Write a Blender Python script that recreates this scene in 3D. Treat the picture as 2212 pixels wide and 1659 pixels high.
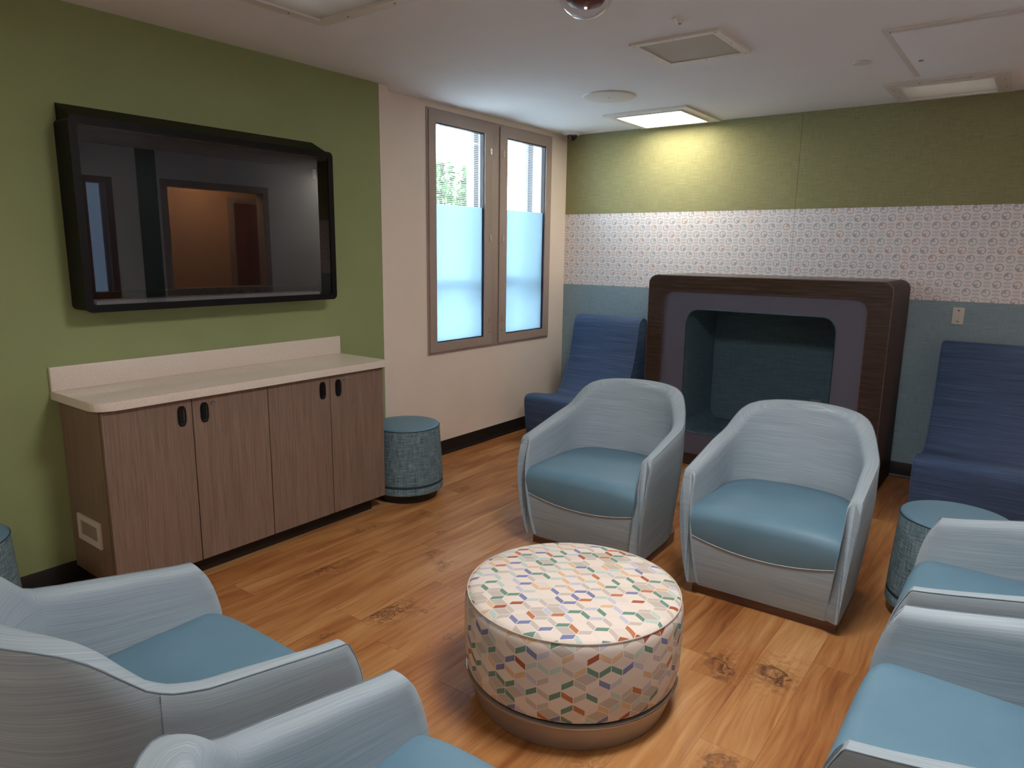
import bpy, bmesh, math, random
from mathutils import Vector, Matrix
random.seed(7)
for o in list(bpy.data.objects):
    bpy.data.objects.remove(o)
SC = bpy.context.scene
COL = SC.collection
PI = math.pi

# ------------------------------------------------------------------ camera
cam = bpy.data.cameras.new('camera')
camo = bpy.data.objects.new('camera', cam)
COL.objects.link(camo)
cam.sensor_width = 36.0
cam.lens = 1513.65 * 36.0 / 2212.0
cam.clip_start = 0.02
cam.clip_end = 200
_F = Vector((-0.58953977, 0.78589554, -0.18657723))
_R = Vector((0.79840824, 0.60197916, 0.01285971))
_U = Vector((-0.122422, 0.14138348, 0.98235613))
camo.matrix_world = Matrix(((_R.x, _U.x, -_F.x, 3.40361), (_R.y, _U.y, -_F.y, -5.27796),
                            (_R.z, _U.z, -_F.z, 1.48673), (0, 0, 0, 1)))
SC.camera = camo

# ------------------------------------------------------------------ world, exposure
SKY = 14.0           # brightness of the overcast daylight
LAMP_ON = 14.0       # lit ceiling panel by the far wall
LAMP_NEAR = 38.0     # ceiling panel above the round table
LAMP_FILL = 11.0      # added unseen fill panels, behind the viewer and in the alcove
TUBE_GLOW = 0.5      # glow added to the tubes of the two unlit fixtures in view
w = bpy.data.worlds.new('overcast_sky')
SC.world = w
w.use_nodes = True
w.node_tree.nodes['Background'].inputs[0].default_value = (0.70, 0.86, 1.0, 1)
w.node_tree.nodes['Background'].inputs[1].default_value = SKY
SC.view_settings.view_transform = 'Standard'
SC.view_settings.look = 'None'
SC.view_settings.gamma = 1.0
SC.view_settings.use_curve_mapping = False
SC.view_settings.exposure = 0.42
SC.cycles.transparent_max_bounces = 24


# ------------------------------------------------------------------ helpers: nodes
def lin(c):
    return tuple(((v / 255.0) / 12.92 if v / 255.0 <= 0.04045 else ((v / 255.0 + 0.055) / 1.055) ** 2.4) for v in c) + (1.0,)


class NT:
    """a material node tree with small expression helpers"""
    def __init__(self, name, rough=0.6, spec=0.4, metal=0.0):
        self.m = bpy.data.materials.new(name)
        self.m.use_nodes = True
        self.t = self.m.node_tree
        self.b = self.t.nodes['Principled BSDF']
        self.out = self.t.nodes['Material Output']
        self.b.inputs['Roughness'].default_value = rough
        self.b.inputs['Specular IOR Level'].default_value = spec
        self.b.inputs['Metallic'].default_value = metal

    def n(self, typ, **kw):
        nd = self.t.nodes.new(typ)
        for k, v in kw.items():
            setattr(nd, k, v)
        return nd

    def put(self, sock, v):
        if hasattr(v, 'is_output'):
            self.t.links.new(v, sock)
        else:
            sock.default_value = v

    def f(self, op, a, b=0.0, c=0.0):
        nd = self.n('ShaderNodeMath', operation=op)
        self.put(nd.inputs[0], a); self.put(nd.inputs[1], b); self.put(nd.inputs[2], c)
        return nd.outputs[0]

    def coords(self, kind='Object'):
        return self.n('ShaderNodeTexCoord').outputs[kind]

    def xyz(self, v):
        nd = self.n('ShaderNodeSeparateXYZ')
        self.put(nd.inputs[0], v)
        return nd.outputs

    def vec(self, x, y, z=0.0):
        nd = self.n('ShaderNodeCombineXYZ')
        self.put(nd.inputs[0], x); self.put(nd.inputs[1], y); self.put(nd.inputs[2], z)
        return nd.outputs[0]

    def scale(self, v, s, loc=(0, 0, 0), rot=(0, 0, 0)):
        nd = self.n('ShaderNodeMapping')
        self.put(nd.inputs['Vector'], v)
        nd.inputs['Location'].default_value = loc
        nd.inputs['Rotation'].default_value = rot
        nd.inputs['Scale'].default_value = s
        return nd.outputs[0]

    def noise(self, v, s=1.0, detail=2.0, rough=0.5, dist=0.0):
        nd = self.n('ShaderNodeTexNoise')
        self.put(nd.inputs['Vector'], v)
        nd.inputs['Scale'].default_value = s
        nd.inputs['Detail'].default_value = detail
        nd.inputs['Roughness'].default_value = rough
        nd.inputs['Distortion'].default_value = dist
        return nd.outputs['Fac']

    def white(self, v):
        nd = self.n('ShaderNodeTexWhiteNoise', noise_dimensions='3D')
        self.put(nd.inputs['Vector'], v)
        return nd.outputs['Value']

    def ramp(self, fac, stops, interp='LINEAR'):
        nd = self.n('ShaderNodeValToRGB')
        nd.color_ramp.interpolation = interp
        el = nd.color_ramp.elements
        while len(el) > 1:
            el.remove(el[0])
        el[0].position = stops[0][0]; el[0].color = stops[0][1]
        for p_, c_ in stops[1:]:
            e = el.new(p_); e.color = c_
        self.put(nd.inputs[0], fac)
        return nd.outputs[0]

    def mix(self, fac, a, b, mode='MIX'):
        nd = self.n('ShaderNodeMix', data_type='RGBA', blend_type=mode)
        self.put(nd.inputs[0], fac)
        self.put(nd.inputs[6], a); self.put(nd.inputs[7], b)
        return nd.outputs[2]

    def bump(self, h, strength=0.2, dist=0.002):
        nd = self.n('ShaderNodeBump')
        nd.inputs['Strength'].default_value = strength
        nd.inputs['Distance'].default_value = dist
        self.put(nd.inputs['Height'], h)
        self.t.links.new(nd.outputs[0], self.b.inputs['Normal'])
        return nd.outputs[0]

    def color(self, v):
        self.put(self.b.inputs['Base Color'], v)
        return self.m


def plain(name, rgb, rough=0.6, spec=0.4, metal=0.0, grain=0.0, gs=60.0, bump=0.0, bs=300.0):
    t = NT(name, rough, spec, metal)
    c = lin(rgb)
    co = t.coords()
    if grain:
        d = tuple(v * (1 - grain) for v in c[:3]) + (1,)
        l = tuple(min(1, v * (1 + grain)) for v in c[:3]) + (1,)
        t.color(t.ramp(t.noise(co, gs, 3.0), [(0.3, d), (0.7, l)]))
    else:
        t.color(c)
    if bump:
        t.bump(t.noise(co, bs, 3.0), bump, 0.001)
    return t.m


M = {}
M['white_paint'] = plain('painted_drywall', (240, 226, 214), 0.7, 0.3, grain=0.015, gs=4, bump=0.04, bs=250)
M['bright_paint'] = plain('bright_white_paint', (240, 239, 238), 0.75, 0.3, grain=0.01, gs=4)
M['ceiling'] = plain('painted_ceiling', (238, 239, 241), 0.8, 0.2, grain=0.012, gs=3, bump=0.04, bs=220)
M['green_paint'] = plain('olive_green_paint', (148, 160, 112), 0.62, 0.3, grain=0.02, gs=5, bump=0.05, bs=350)
M['black_rubber'] = plain('black_vinyl_base', (34, 30, 29), 0.45, 0.4, grain=0.05, gs=40)
M['black_plastic'] = plain('black_enamel', (15, 15, 16), 0.45, 0.2, grain=0.05, gs=90, bump=0.03, bs=900)
M['gloss_black'] = plain('glossy_black_plastic', (14, 13, 14), 0.12, 0.6)
M['white_metal'] = plain('white_enamel_metal', (225, 222, 218), 0.4, 0.4, grain=0.01, gs=20)
M['white_tube'] = plain('lamp_tube_off_white', (235, 233, 228), 0.5)
M['cream'] = plain('cream_plastic', (218, 208, 196), 0.45, 0.4)
M['taupe_metal'] = plain('taupe_painted_aluminium', (172, 155, 146), 0.45, 0.4, grain=0.02, gs=30)
M['taupe_dark'] = plain('dark_gasket', (40, 36, 38), 0.5)
M['steel'] = plain('satin_steel', (196, 190, 184), 0.3, 0.5, 1.0)
M['bronze_metal'] = plain('satin_bronze_metal', (164, 153, 145), 0.36, 0.5, 0.4, grain=0.03, gs=10)
M['vinyl_blue'] = None
M['post_dark'] = plain('dark_grey_post', (92, 96, 112), 0.5)
M['post_light'] = plain('pale_grey_post', (205, 212, 224), 0.5)
M['grey_mat'] = plain('charcoal_textured_panel', (98, 96, 110), 0.75, 0.25, grain=0.08, gs=500, bump=0.15, bs=700)
M['teal'] = plain('teal_paint', (74, 100, 92), 0.6)
M['door_wood'] = plain('red_brown_door', (120, 72, 50), 0.5, grain=0.1, gs=8)
M['warm_wall'] = plain('corridor_paint', (214, 168, 132), 0.7)
M['concrete'] = plain('pale_concrete', (190, 188, 184), 0.8, grain=0.06, gs=2)
M['bark'] = plain('tree_bark', (96, 82, 66), 0.9, grain=0.2, gs=8)
M['seam_dark'] = plain('dark_wall_core', (92, 88, 74), 0.8)
M['cable'] = plain('dark_cable', (70, 72, 80), 0.6)
M['red_dark'] = plain('dark_red_sensor', (88, 34, 34), 0.4)
M['grey_plastic'] = plain('grey_plastic', (128, 126, 128), 0.5)
M['lock'] = plain('nickel_lock', (190, 178, 165), 0.25, 0.5, 1.0)

# leaves
t = NT('leaf_green', 0.6, 0.3)
M['leaf'] = t.color(t.ramp(t.noise(t.coords(), 3.0), [(0.35, lin((46, 70, 40))), (0.7, lin((84, 110, 66)))]))

# quartz counter
t = NT('pale_quartz', 0.22, 0.5)
co = t.coords()
M['quartz'] = t.color(t.ramp(t.noise(co, 260, 2.0), [(0.3, lin((216, 202, 190))), (0.5, lin((228, 216, 205))), (0.75, lin((236, 226, 216)))]))


def laminate(name, dark, mid, light, axis='Z', rough=0.42, fine=400.0):
    t = NT(name, rough, 0.4)
    co = t.coords()
    s1 = {'Z': (fine, fine, 5.0), 'X': (4.0, 60.0, fine * 0.35), 'Y': (fine, 4, fine)}[axis]
    s2 = {'Z': (40, 40, 1.5), 'X': (1.5, 8, 26), 'Y': (40, 1.5, 40)}[axis]
    a = t.noise(t.scale(co, s1), 1.0, 3.0, 0.6)
    b = t.noise(t.scale(co, s2), 1.0, 2.0, 0.5, 0.4)
    fac = t.f('ADD', t.f('MULTIPLY', a, 0.78), t.f('MULTIPLY', b, 0.22))
    t.color(t.ramp(fac, [(0.30, lin(dark)), (0.5, lin(mid)), (0.70, lin(light))]))
    t.bump(a, 0.06, 0.0006)
    return t.m


M['cab_wood'] = laminate('vertical_grain_laminate', (108, 88, 76), (131, 109, 97), (153, 131, 118))
M['cab_side'] = laminate('vertical_grain_laminate_side', (110, 88, 74), (134, 109, 94), (153, 128, 112))
M['walnut'] = laminate('dark_walnut_laminate', (50, 38, 33), (67, 51, 45), (84, 66, 58), 'X', 0.26, 200)
M['walnut_matt'] = laminate('dark_walnut_laminate_matt', (50, 38, 33), (67, 51, 45), (84, 66, 58), 'X', 0.6, 200)
M['plinth'] = laminate('brown_plinth_laminate', (92, 66, 56), (116, 86, 74), (132, 102, 88), 'X', 0.45, 160)


def linen(name, dark, mid, light, axes=('X', 'Z'), sc=1.0):
    """woven wall covering: streaks along both thread directions"""
    t = NT(name, 0.8, 0.25)
    co = t.coords()
    a = t.noise(t.scale(co, (9 * sc, 9 * sc, 420 * sc)), 1.0, 3.0, 0.65)
    b = t.noise(t.scale(co, (380 * sc, 380 * sc, 12 * sc)), 1.0, 2.0, 0.6)
    fac = t.f('ADD', t.f('MULTIPLY', a, 0.62), t.f('MULTIPLY', b, 0.38))
    t.color(t.ramp(fac, [(0.34, lin(dark)), (0.5, lin(mid)), (0.66, lin(light))]))
    t.bump(fac, 0.15, 0.0008)
    return t.m


M['wall_green'] = linen('olive_linen_wallcovering', (126, 125, 90), (145, 143, 104), (167, 163, 120))
M['wall_blue'] = linen('blue_linen_wallcovering', (122, 145, 158), (141, 164, 176), (160, 181, 191))
M['liner_blue'] = linen('blue_woven_liner', (66, 90, 104), (84, 110, 124), (98, 126, 140))


def pouf_cloth(name):
    t = NT(name, 0.85, 0.2)
    uv = t.coords('UV')
    a = t.noise(t.scale(uv, (14, 190, 1)), 1.0, 3.0, 0.7)
    b = t.noise(t.scale(uv, (190, 12, 1)), 1.0, 3.0, 0.7)
    fac = t.f('ADD', t.f('MULTIPLY', a, 0.5), t.f('MULTIPLY', b, 0.5))
    t.color(t.ramp(fac, [(0.36, lin((62, 82, 94))), (0.5, lin((102, 125, 135))), (0.64, lin((150, 169, 175)))]))
    t.bump(fac, 0.2, 0.0008)
    return t.m


M['pouf_cloth'] = pouf_cloth('crosshatch_blue_cloth')
M['pouf_band'] = plain('dark_teal_band', (44, 62, 72), 0.7)

# plain blue vinyl
t = NT('smooth_blue_vinyl', 0.5, 0.35)
t.color(t.ramp(t.noise(t.coords(), 6.0), [(0.3, lin((98, 133, 154))), (0.7, lin((105, 140, 160)))]))
t.bump(t.noise(t.coords(), 900.0, 2.0), 0.06, 0.0005)
M['vinyl_blue'] = t.m


def streak_cloth(name, dark, mid, light, pale, fu=2.2, fv=170.0):
    t = NT(name, 0.72, 0.3)
    uv = t.coords('UV')
    ob = t.xyz(uv)
    wob = t.f('MULTIPLY', t.noise(t.scale(uv, (5, 8, 1)), 1.0, 1.0), 0.012)
    v = t.vec(ob[0], t.f('ADD', ob[1], wob), 0.0)
    a = t.noise(t.scale(v, (fu, fv, 1)), 1.0, 3.0, 0.65)
    b = t.noise(t.scale(v, (fu * 2.0, fv * 3.4, 1), loc=(3, 7, 0)), 1.0, 2.0, 0.6)
    c = t.noise(t.scale(v, (1.2, 22, 1), loc=(1, 2, 0)), 1.0, 1.0)
    fac = t.f('ADD', t.f('ADD', t.f('MULTIPLY', a, 0.5), t.f('MULTIPLY', b, 0.4)), t.f('MULTIPLY', c, 0.1))
    t.color(t.ramp(fac, [(0.36, lin(dark)), (0.47, lin(mid)), (0.56, lin(light)), (0.68, lin(pale))]))
    t.bump(fac, 0.12, 0.0008)
    return t.m


M['chair_cloth'] = streak_cloth('streaked_grey_blue_cloth', (134, 149, 161), (149, 164, 175), (163, 177, 186), (196, 203, 208), 2.2, 420.0)
M['lounge_cloth'] = streak_cloth('streaked_navy_cloth', (52, 69, 102), (63, 83, 120), (78, 102, 140), (112, 135, 170), 2.0, 300.0)
M['chair_piping'] = plain('grey_piping', (112, 126, 138), 0.7)
M['cream_welt'] = plain('cream_welt', (206, 194, 184), 0.7)
M['chair_welt'] = plain('pale_welt', (176, 184, 188), 0.7)
M['lounge_piping'] = plain('navy_piping', (84, 102, 144), 0.7)


# wall paper with segmented circles and pairs of lens shapes
def circles_paper(name, flip):
    t = NT(name, 0.65, 0.3)
    P = 0.1032
    o = t.xyz(t.coords())
    px = t.f('DIVIDE', t.f('SUBTRACT', o[0], 0.021), P)
    pz = t.f('DIVIDE', t.f('SUBTRACT', o[2], 1.7845), P)
    pz = t.f('ADD', pz, 100.0)
    px = t.f('ADD', px, 100.0)
    cols = []

    def lattice(ox, oz):
        ax = t.f('ADD', px, ox); az = t.f('ADD', pz, oz)
        ix = t.f('FLOOR', t.f('ADD', ax, 0.5)); iz = t.f('FLOOR', t.f('ADD', az, 0.5))
        return t.f('SUBTRACT', ax, ix), t.f('SUBTRACT', az, iz), ix, iz

    masks = None
    base = lin((236, 230, 232))
    col = base
    pal = [(0.0, lin((140, 142, 142))), (0.3, lin((146, 152, 160))), (0.55, lin((158, 150, 140))), (0.68, lin((176, 138, 116))), (0.86, lin((150, 164, 162)))]
    for k, (ox, oz) in enumerate(((0.0, 0.0), (0.5, 0.5))):
        dx, dz, ix, iz = lattice(ox, oz)
        r = t.f('SQRT', t.f('ADD', t.f('MULTIPLY', dx, dx), t.f('MULTIPLY', dz, dz)))
        ring = t.f('COMPARE', r, 0.207, 0.027)
        inside = t.f('LESS_THAN', r, 0.205)
        sx = t.f('LESS_THAN', dx, 0.0) if flip else t.f('GREATER_THAN', dx, 0.0)
        sz = t.f('GREATER_THAN', dz, 0.0) if k == 0 else t.f('LESS_THAN', dz, 0.0)
        quad = t.f('MULTIPLY', t.f('MULTIPLY', sx, sz), inside)
        cross = t.f('MULTIPLY', inside, t.f('LESS_THAN', t.f('MINIMUM', t.f('ABSOLUTE', dx), t.f('ABSOLUTE', dz)), 0.012))
        tint = t.ramp(t.white(t.vec(ix, iz, 3.0 + k)), pal, 'CONSTANT')
        m = t.f('MAXIMUM', t.f('MAXIMUM', t.f('MULTIPLY', ring, 0.66), t.f('MULTIPLY', quad, 0.62)), t.f('MULTIPLY', cross, 0.4))
        col = t.mix(m, col, tint)
    for k, (ox, oz) in enumerate(((0.5, 0.0), (0.0, 0.5))):
        dx, dz, ix, iz = lattice(ox, oz)
        adz = t.f('SUBTRACT', t.f('ABSOLUTE', dz), 0.105)
        # lens: |z| < h*(1-(x/a)^2)
        q = t.f('ADD', t.f('POWER', t.f('DIVIDE', t.f('ABSOLUTE', dx), 0.2), 2.0), t.f('DIVIDE', t.f('ABSOLUTE', adz), 0.06))
        line = t.f('COMPARE', q, 0.86, 0.2)
        tint = t.ramp(t.white(t.vec(ix, iz, 9.0 + k)), pal, 'CONSTANT')
        inn = t.f('LESS_THAN', q, 0.7)
        m = t.f('MAXIMUM', t.f('MULTIPLY', line, 0.7), t.f('MULTIPLY', inn, 0.12))
        col = t.mix(m, col, tint)
    t.color(col)
    return t.m


M['paper_a'] = circles_paper('circle_print_paper', False)
M['paper_b'] = circles_paper('circle_print_paper_turned', True)


# upholstery print of flat boxes
def box_print(name, top):
    t = NT(name, 0.55, 0.35)
    if top:
        v = t.scale(t.coords(), (1, 1, 1), rot=(0, 0, math.radians(-37)))
        v = t.scale(v, (-1, 1, 1), rot=(0, 0, math.radians(-30)))
        o = t.xyz(v)
        X, Y = o[0], o[1]
    else:
        o = t.xyz(t.coords('UV'))
        X, Y = o[0], o[1]
    a, b, h = 0.0365, 0.0205, 0.021
    rowh = b + h
    X = t.f('ADD', X, 2 * a * 40); Y = t.f('ADD', Y, 2 * rowh * 40)

    def cell(ox, oy):
        ax = t.f('ADD', X, ox); ay = t.f('ADD', Y, oy)
        ix = t.f('FLOOR', t.f('DIVIDE', t.f('ADD', ax, a), 2 * a))
        iy = t.f('FLOOR', t.f('DIVIDE', t.f('ADD', ay, b + h), 2 * rowh))
        dx = t.f('SUBTRACT', ax, t.f('MULTIPLY', ix, 2 * a))
        dy = t.f('SUBTRACT', ay, t.f('MULTIPLY', iy, 2 * rowh))
        # inside hexagon: -b-h+|x|b/a <= y <= b-|x|b/a  (with dy in [-(b+h), b+h))
        s = t.f('MULTIPLY', t.f('ABSOLUTE', dx), b / a)
        up = t.f('SUBTRACT', t.f('SUBTRACT', b, s), dy)                 # >0 inside
        dn = t.f('SUBTRACT', dy, t.f('SUBTRACT', s, b + h))
        ins = t.f('MULTIPLY', t.f('GREATER_THAN', up, 0.0), t.f('GREATER_THAN', dn, 0.0))
        lowr = t.f('SUBTRACT', t.f('ADD', dy, b), s)                     # >0: in the rhombus
        edge = t.f('MINIMUM', t.f('MINIMUM', up, dn), t.f('ABSOLUTE', lowr))
        edge = t.f('MINIMUM', edge, t.f('MULTIPLY', t.f('SUBTRACT', a, t.f('ABSOLUTE', dx)), 1.0))
        below = t.f('LESS_THAN', lowr, 0.0)
        mid = t.f('ADD', t.f('ABSOLUTE', dx), t.f('MULTIPLY', t.f('SUBTRACT', 1.0, below), 1.0))
        edge = t.f('MINIMUM', edge, mid)
        side = t.f('GREATER_THAN', dx, 0.0)
        return ix, iy, ins, below, side, edge

    pal = [(0.0, lin((224, 212, 203))), (0.14, lin((196, 184, 176))), (0.36, lin((106, 142, 128))), (0.52, lin((122, 128, 170))),
           (0.62, lin((186, 202, 194))), (0.74, lin((188, 118, 80))), (0.80, lin((216, 182, 148))), (0.88, lin((164, 88, 58))), (0.92, lin((192, 192, 208)))]
    top_pal = [(0.0, lin((226, 214, 205))), (0.55, lin((190, 180, 172))), (0.74, lin((218, 206, 197)))]
    cols = []
    for k, (ox, oy) in enumerate(((0, 0), (a, rowh))):
        ix, iy, ins, below, side, edge = cell(ox, oy)
        cr = t.ramp(t.white(t.vec(ix, iy, 1.0 + k)), top_pal, 'CONSTANT')
        cs = t.ramp(t.white(t.vec(ix, iy, t.f('ADD', side, 5.0 + 2 * k))), pal, 'CONSTANT')
        c = t.mix(below, cr, cs)
        c = t.mix(t.f('LESS_THAN', edge, 0.0012), c, lin((226, 216, 206)))
        cols.append((ins, c))
    col = t.mix(cols[0][0], cols[1][1], cols[0][1])
    t.color(col)
    t.bump(t.noise(t.coords(), 700.0, 2.0), 0.06, 0.0005)
    return t.m


M['print_top'] = box_print('box_print_top', True)
M['print_side'] = box_print('box_print_side', False)


# floor planks
def plank_mat(burl=None):
    """burl: (x, y, size, depth of colour) in the plank's own metres"""
    t = NT('amber_wood_plank', 0.36, 0.4)
    oi = t.n('ShaderNodeObjectInfo')
    rnd = oi.outputs['Random']
    o = t.xyz(t.coords())
    off = t.f('MULTIPLY', rnd, 37.0)
    v = t.vec(t.f('ADD', o[0], off), t.f('ADD', o[1], t.f('MULTIPLY', rnd, 91.0)), off)
    warp = t.noise(t.scale(v, (5, 1.6, 5)), 1.0, 2.0)
    xw = t.f('ADD', t.xyz(v)[0], t.f('MULTIPLY', warp, 0.10))
    vw = t.vec(xw, t.xyz(v)[1], off)
    g1 = t.noise(t.scale(vw, (34, 2.2, 1)), 1.0, 4.0, 0.6)
    g2 = t.noise(t.scale(vw, (120, 3.0, 1)), 1.0, 3.0, 0.6)
    g3 = t.noise(t.scale(v, (4, 1.2, 1)), 1.0, 2.0)
    fac = t.f('ADD', t.f('ADD', t.f('MULTIPLY', g1, 0.42), t.f('MULTIPLY', g2, 0.16)), t.f('MULTIPLY', g3, 0.42))
    fac = t.f('ADD', fac, t.f('MULTIPLY', t.f('SUBTRACT', rnd, 0.5), 0.07))
    col = t.ramp(fac, [(0.33, lin((126, 74, 40))), (0.44, lin((164, 106, 60))), (0.53, lin((184, 130, 80))), (0.68, lin((208, 160, 108)))])
    st_ = t.noise(t.scale(vw, (16, 1.1, 1), loc=(5, 3, 0)), 1.0, 3.0, 0.55, 0.6)
    st_ = t.f('MULTIPLY', t.f('MINIMUM', t.f('MULTIPLY', t.f('MAXIMUM', t.f('SUBTRACT', st_, 0.58), 0.0), 6.0), 1.0), 0.45)
    col = t.mix(st_, col, lin((120, 66, 36)))
    # burls
    vo = t.n('ShaderNodeTexVoronoi', feature='F1')
    sw = t.noise(t.scale(v, (11, 11, 1)), 1.0, 4.0, 0.65)
    vk = t.vec(t.f('ADD', t.xyz(v)[0], t.f('MULTIPLY', sw, 0.14)), t.f('ADD', t.f('MULTIPLY', t.xyz(v)[1], 0.8), t.f('MULTIPLY', sw, 0.14)), 0.0)
    t.put(vo.inputs['Vector'], vk)
    vo.inputs['Scale'].default_value = 3.0
    sel = t.f('GREATER_THAN', t.xyz(vo.outputs['Color'])[0], 0.60)
    d = vo.outputs['Distance']
    mask = t.f('MULTIPLY', sel, t.f('SMOOTH_MAX', t.f('SUBTRACT', 1.0, t.f('DIVIDE', d, 0.40)), 0.0, 0.05))
    fine = t.noise(t.scale(vk, (26, 26, 1)), 1.0, 4.0, 0.6, 1.5)
    rings = t.f('ADD', 0.45, t.f('MULTIPLY', 0.55, t.f('SINE', t.f('ADD', t.f('MULTIPLY', d, 26.0), t.f('MULTIPLY', fine, 22.0)))))
    mask = t.f('MULTIPLY', t.f('MINIMUM', t.f('MULTIPLY', mask, 2.2), 1.0), rings)
    col = t.mix(t.f('MULTIPLY', mask, 0.85), col, lin((98, 56, 36)))
    if burl:
        bx, by, br, bs = burl
        n1 = t.noise(t.scale(o_vec(t), (9, 9, 1), loc=(bx * 50, by * 50, 0)), 1.0, 4.0, 0.6)
        n2 = t.noise(t.scale(o_vec(t), (9, 9, 1), loc=(by * 70 + 9, bx * 30 + 4, 0)), 1.0, 4.0, 0.6)
        ex = t.f('ADD', t.f('SUBTRACT', o[0], bx), t.f('MULTIPLY', t.f('SUBTRACT', n1, 0.5), 0.22))
        ey = t.f('MULTIPLY', t.f('ADD', t.f('SUBTRACT', o[1], by), t.f('MULTIPLY', t.f('SUBTRACT', n2, 0.5), 0.26)), 0.75)
        dd = t.f('DIVIDE', t.f('SQRT', t.f('ADD', t.f('MULTIPLY', ex, ex), t.f('MULTIPLY', ey, ey))), br)
        body = t.f('MINIMUM', t.f('MAXIMUM', t.f('MULTIPLY', t.f('SUBTRACT', 1.0, dd), 2.2), 0.0), 1.0)
        swirl = t.f('ADD', 0.6, t.f('MULTIPLY', 0.4, t.f('SINE', t.f('ADD', t.f('MULTIPLY', dd, 9.0), t.f('MULTIPLY', n1, 30.0)))))
        halo = t.f('MINIMUM', t.f('MAXIMUM', t.f('MULTIPLY', t.f('SUBTRACT', 2.0, dd), 0.7), 0.0), 1.0)
        wisp = t.f('MULTIPLY', halo, t.f('MAXIMUM', t.f('SINE', t.f('ADD', t.f('MULTIPLY', n2, 46.0), t.f('MULTIPLY', o[0], 30.0))), 0.0))
        col = t.mix(t.f('MULTIPLY', wisp, 0.45 * bs), col, lin((122, 70, 40)))
        col = t.mix(t.f('MULTIPLY', t.f('MULTIPLY', body, swirl), bs), col, lin((88, 50, 34)))
    t.color(col)
    t.bump(g2, 0.05, 0.0006)
    return t.m


def o_vec(t):
    return t.coords()


M['plank'] = plank_mat()
BURLS = [(2.625, -2.945, 0.075, 0.85), (2.805, -2.87, 0.085, 0.85), (1.13, -2.90, 0.05, 0.6), (1.26, -2.965, 0.045, 0.6), (0.99, -2.66, 0.045, 0.55),
         (1.50, -3.30, 0.035, 0.5), (1.33, -3.70, 0.035, 0.6), (2.80, -3.44, 0.05, 0.7), (0.62, -2.05, 0.04, 0.5), (1.70, -3.45, 0.035, 0.5)]
M['floor_under'] = plain('floor_underlay', (84, 52, 32), 0.8)


def emit_mat(name, rgb, strength):
    t = NT(name)
    e = t.n('ShaderNodeEmission')
    e.inputs[0].default_value = lin(rgb)
    e.inputs[1].default_value = strength
    t.t.links.new(e.outputs[0], t.out.inputs[0])
    return t.m


M['lens_on'] = emit_mat('lit_lamp_lens', (255, 244, 220), LAMP_ON)
M['lens_near'] = emit_mat('lit_lamp_lens_dimmed', (255, 250, 245), LAMP_NEAR)
M['lens_fill'] = emit_mat('added_fill_lens', (255, 246, 236), LAMP_FILL)
M['tube_glow'] = emit_mat('unlit_tube_added_glow', (255, 240, 226), TUBE_GLOW)  # added glow in place of reflections on the unlit lenses
M['corridor_lamp'] = emit_mat('warm_corridor_lamp', (255, 214, 170), 16.0)
M['led_white'] = emit_mat('small_white_led', (255, 255, 255), 2.0)


def clear_mat(name, tint=(1, 1, 1), gloss_rough=0.0, ior=1.5, amount=1.0, bump=None):
    """thin clear sheet: see-through with a fresnel sheen"""
    t = NT(name)
    tr = t.n('ShaderNodeBsdfTransparent'); tr.inputs[0].default_value = (*tint, 1)
    gl = t.n('ShaderNodeBsdfGlossy'); gl.inputs['Roughness'].default_value = gloss_rough
    fr = t.n('ShaderNodeFresnel'); fr.inputs[0].default_value = ior
    mx = t.n('ShaderNodeMixShader')
    geo = t.n('ShaderNodeNewGeometry')
    fac = t.f('MULTIPLY', t.f('MULTIPLY', fr.outputs[0], amount), t.f('SUBTRACT', 1.0, geo.outputs['Backfacing']))
    t.put(mx.inputs[0], fac)
    t.t.links.new(tr.outputs[0], mx.inputs[1]); t.t.links.new(gl.outputs[0], mx.inputs[2])
    if bump:
        o = t.xyz(t.coords())
        wv = t.f('SINE', t.f('MULTIPLY', o[bump[0]], bump[1]))
        bp = t.n('ShaderNodeBump'); bp.inputs['Strength'].default_value = bump[2]; bp.inputs['Distance'].default_value = 0.002
        t.put(bp.inputs['Height'], wv)
        t.t.links.new(bp.outputs[0], gl.inputs['Normal']); t.t.links.new(bp.outputs[0], fr.inputs['Normal'])
    t.t.links.new(mx.outputs[0], t.out.inputs[0])
    return t.m


M['glass'] = clear_mat('clear_window_glass', (0.97, 0.99, 1.0))
M['glass_tinted'] = clear_mat('tinted_door_glass', (0.22, 0.24, 0.27))
M['shield'] = clear_mat('clear_polycarbonate_shield', (0.9, 0.9, 0.92), 0.0, 1.55, 2.0)
M['dome_clear'] = clear_mat('clear_dome', (0.95, 0.94, 0.95), 0.02, 1.6, 1.3)
M['dome_smoke'] = clear_mat('smoked_dome', (0.12, 0.12, 0.13), 0.03, 1.6, 1.4)
# prismatic lamp lens
t = NT('prismatic_lamp_lens')
tl = t.n('ShaderNodeBsdfTranslucent'); tl.inputs[0].default_value = (0.85, 0.84, 0.82, 1)
tr = t.n('ShaderNodeBsdfTransparent'); tr.inputs[0].default_value = (0.9, 0.9, 0.88, 1)
gl = t.n('ShaderNodeBsdfGlossy'); gl.inputs['Roughness'].default_value = 0.12
mx = t.n('ShaderNodeMixShader'); mx.inputs[0].default_value = 0.4
mx2 = t.n('ShaderNodeMixShader'); mx2.inputs[0].default_value = 0.22
t.t.links.new(tl.outputs[0], mx.inputs[1]); t.t.links.new(tr.outputs[0], mx.inputs[2])
t.t.links.new(mx.outputs[0], mx2.inputs[1]); t.t.links.new(gl.outputs[0], mx2.inputs[2])
o = t.xyz(t.coords())
wv = t.f('SINE', t.f('MULTIPLY', t.f('ADD', o[0], o[1]), 620.0))
bp = t.n('ShaderNodeBump'); bp.inputs['Strength'].default_value = 0.9; bp.inputs['Distance'].default_value = 0.003
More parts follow.
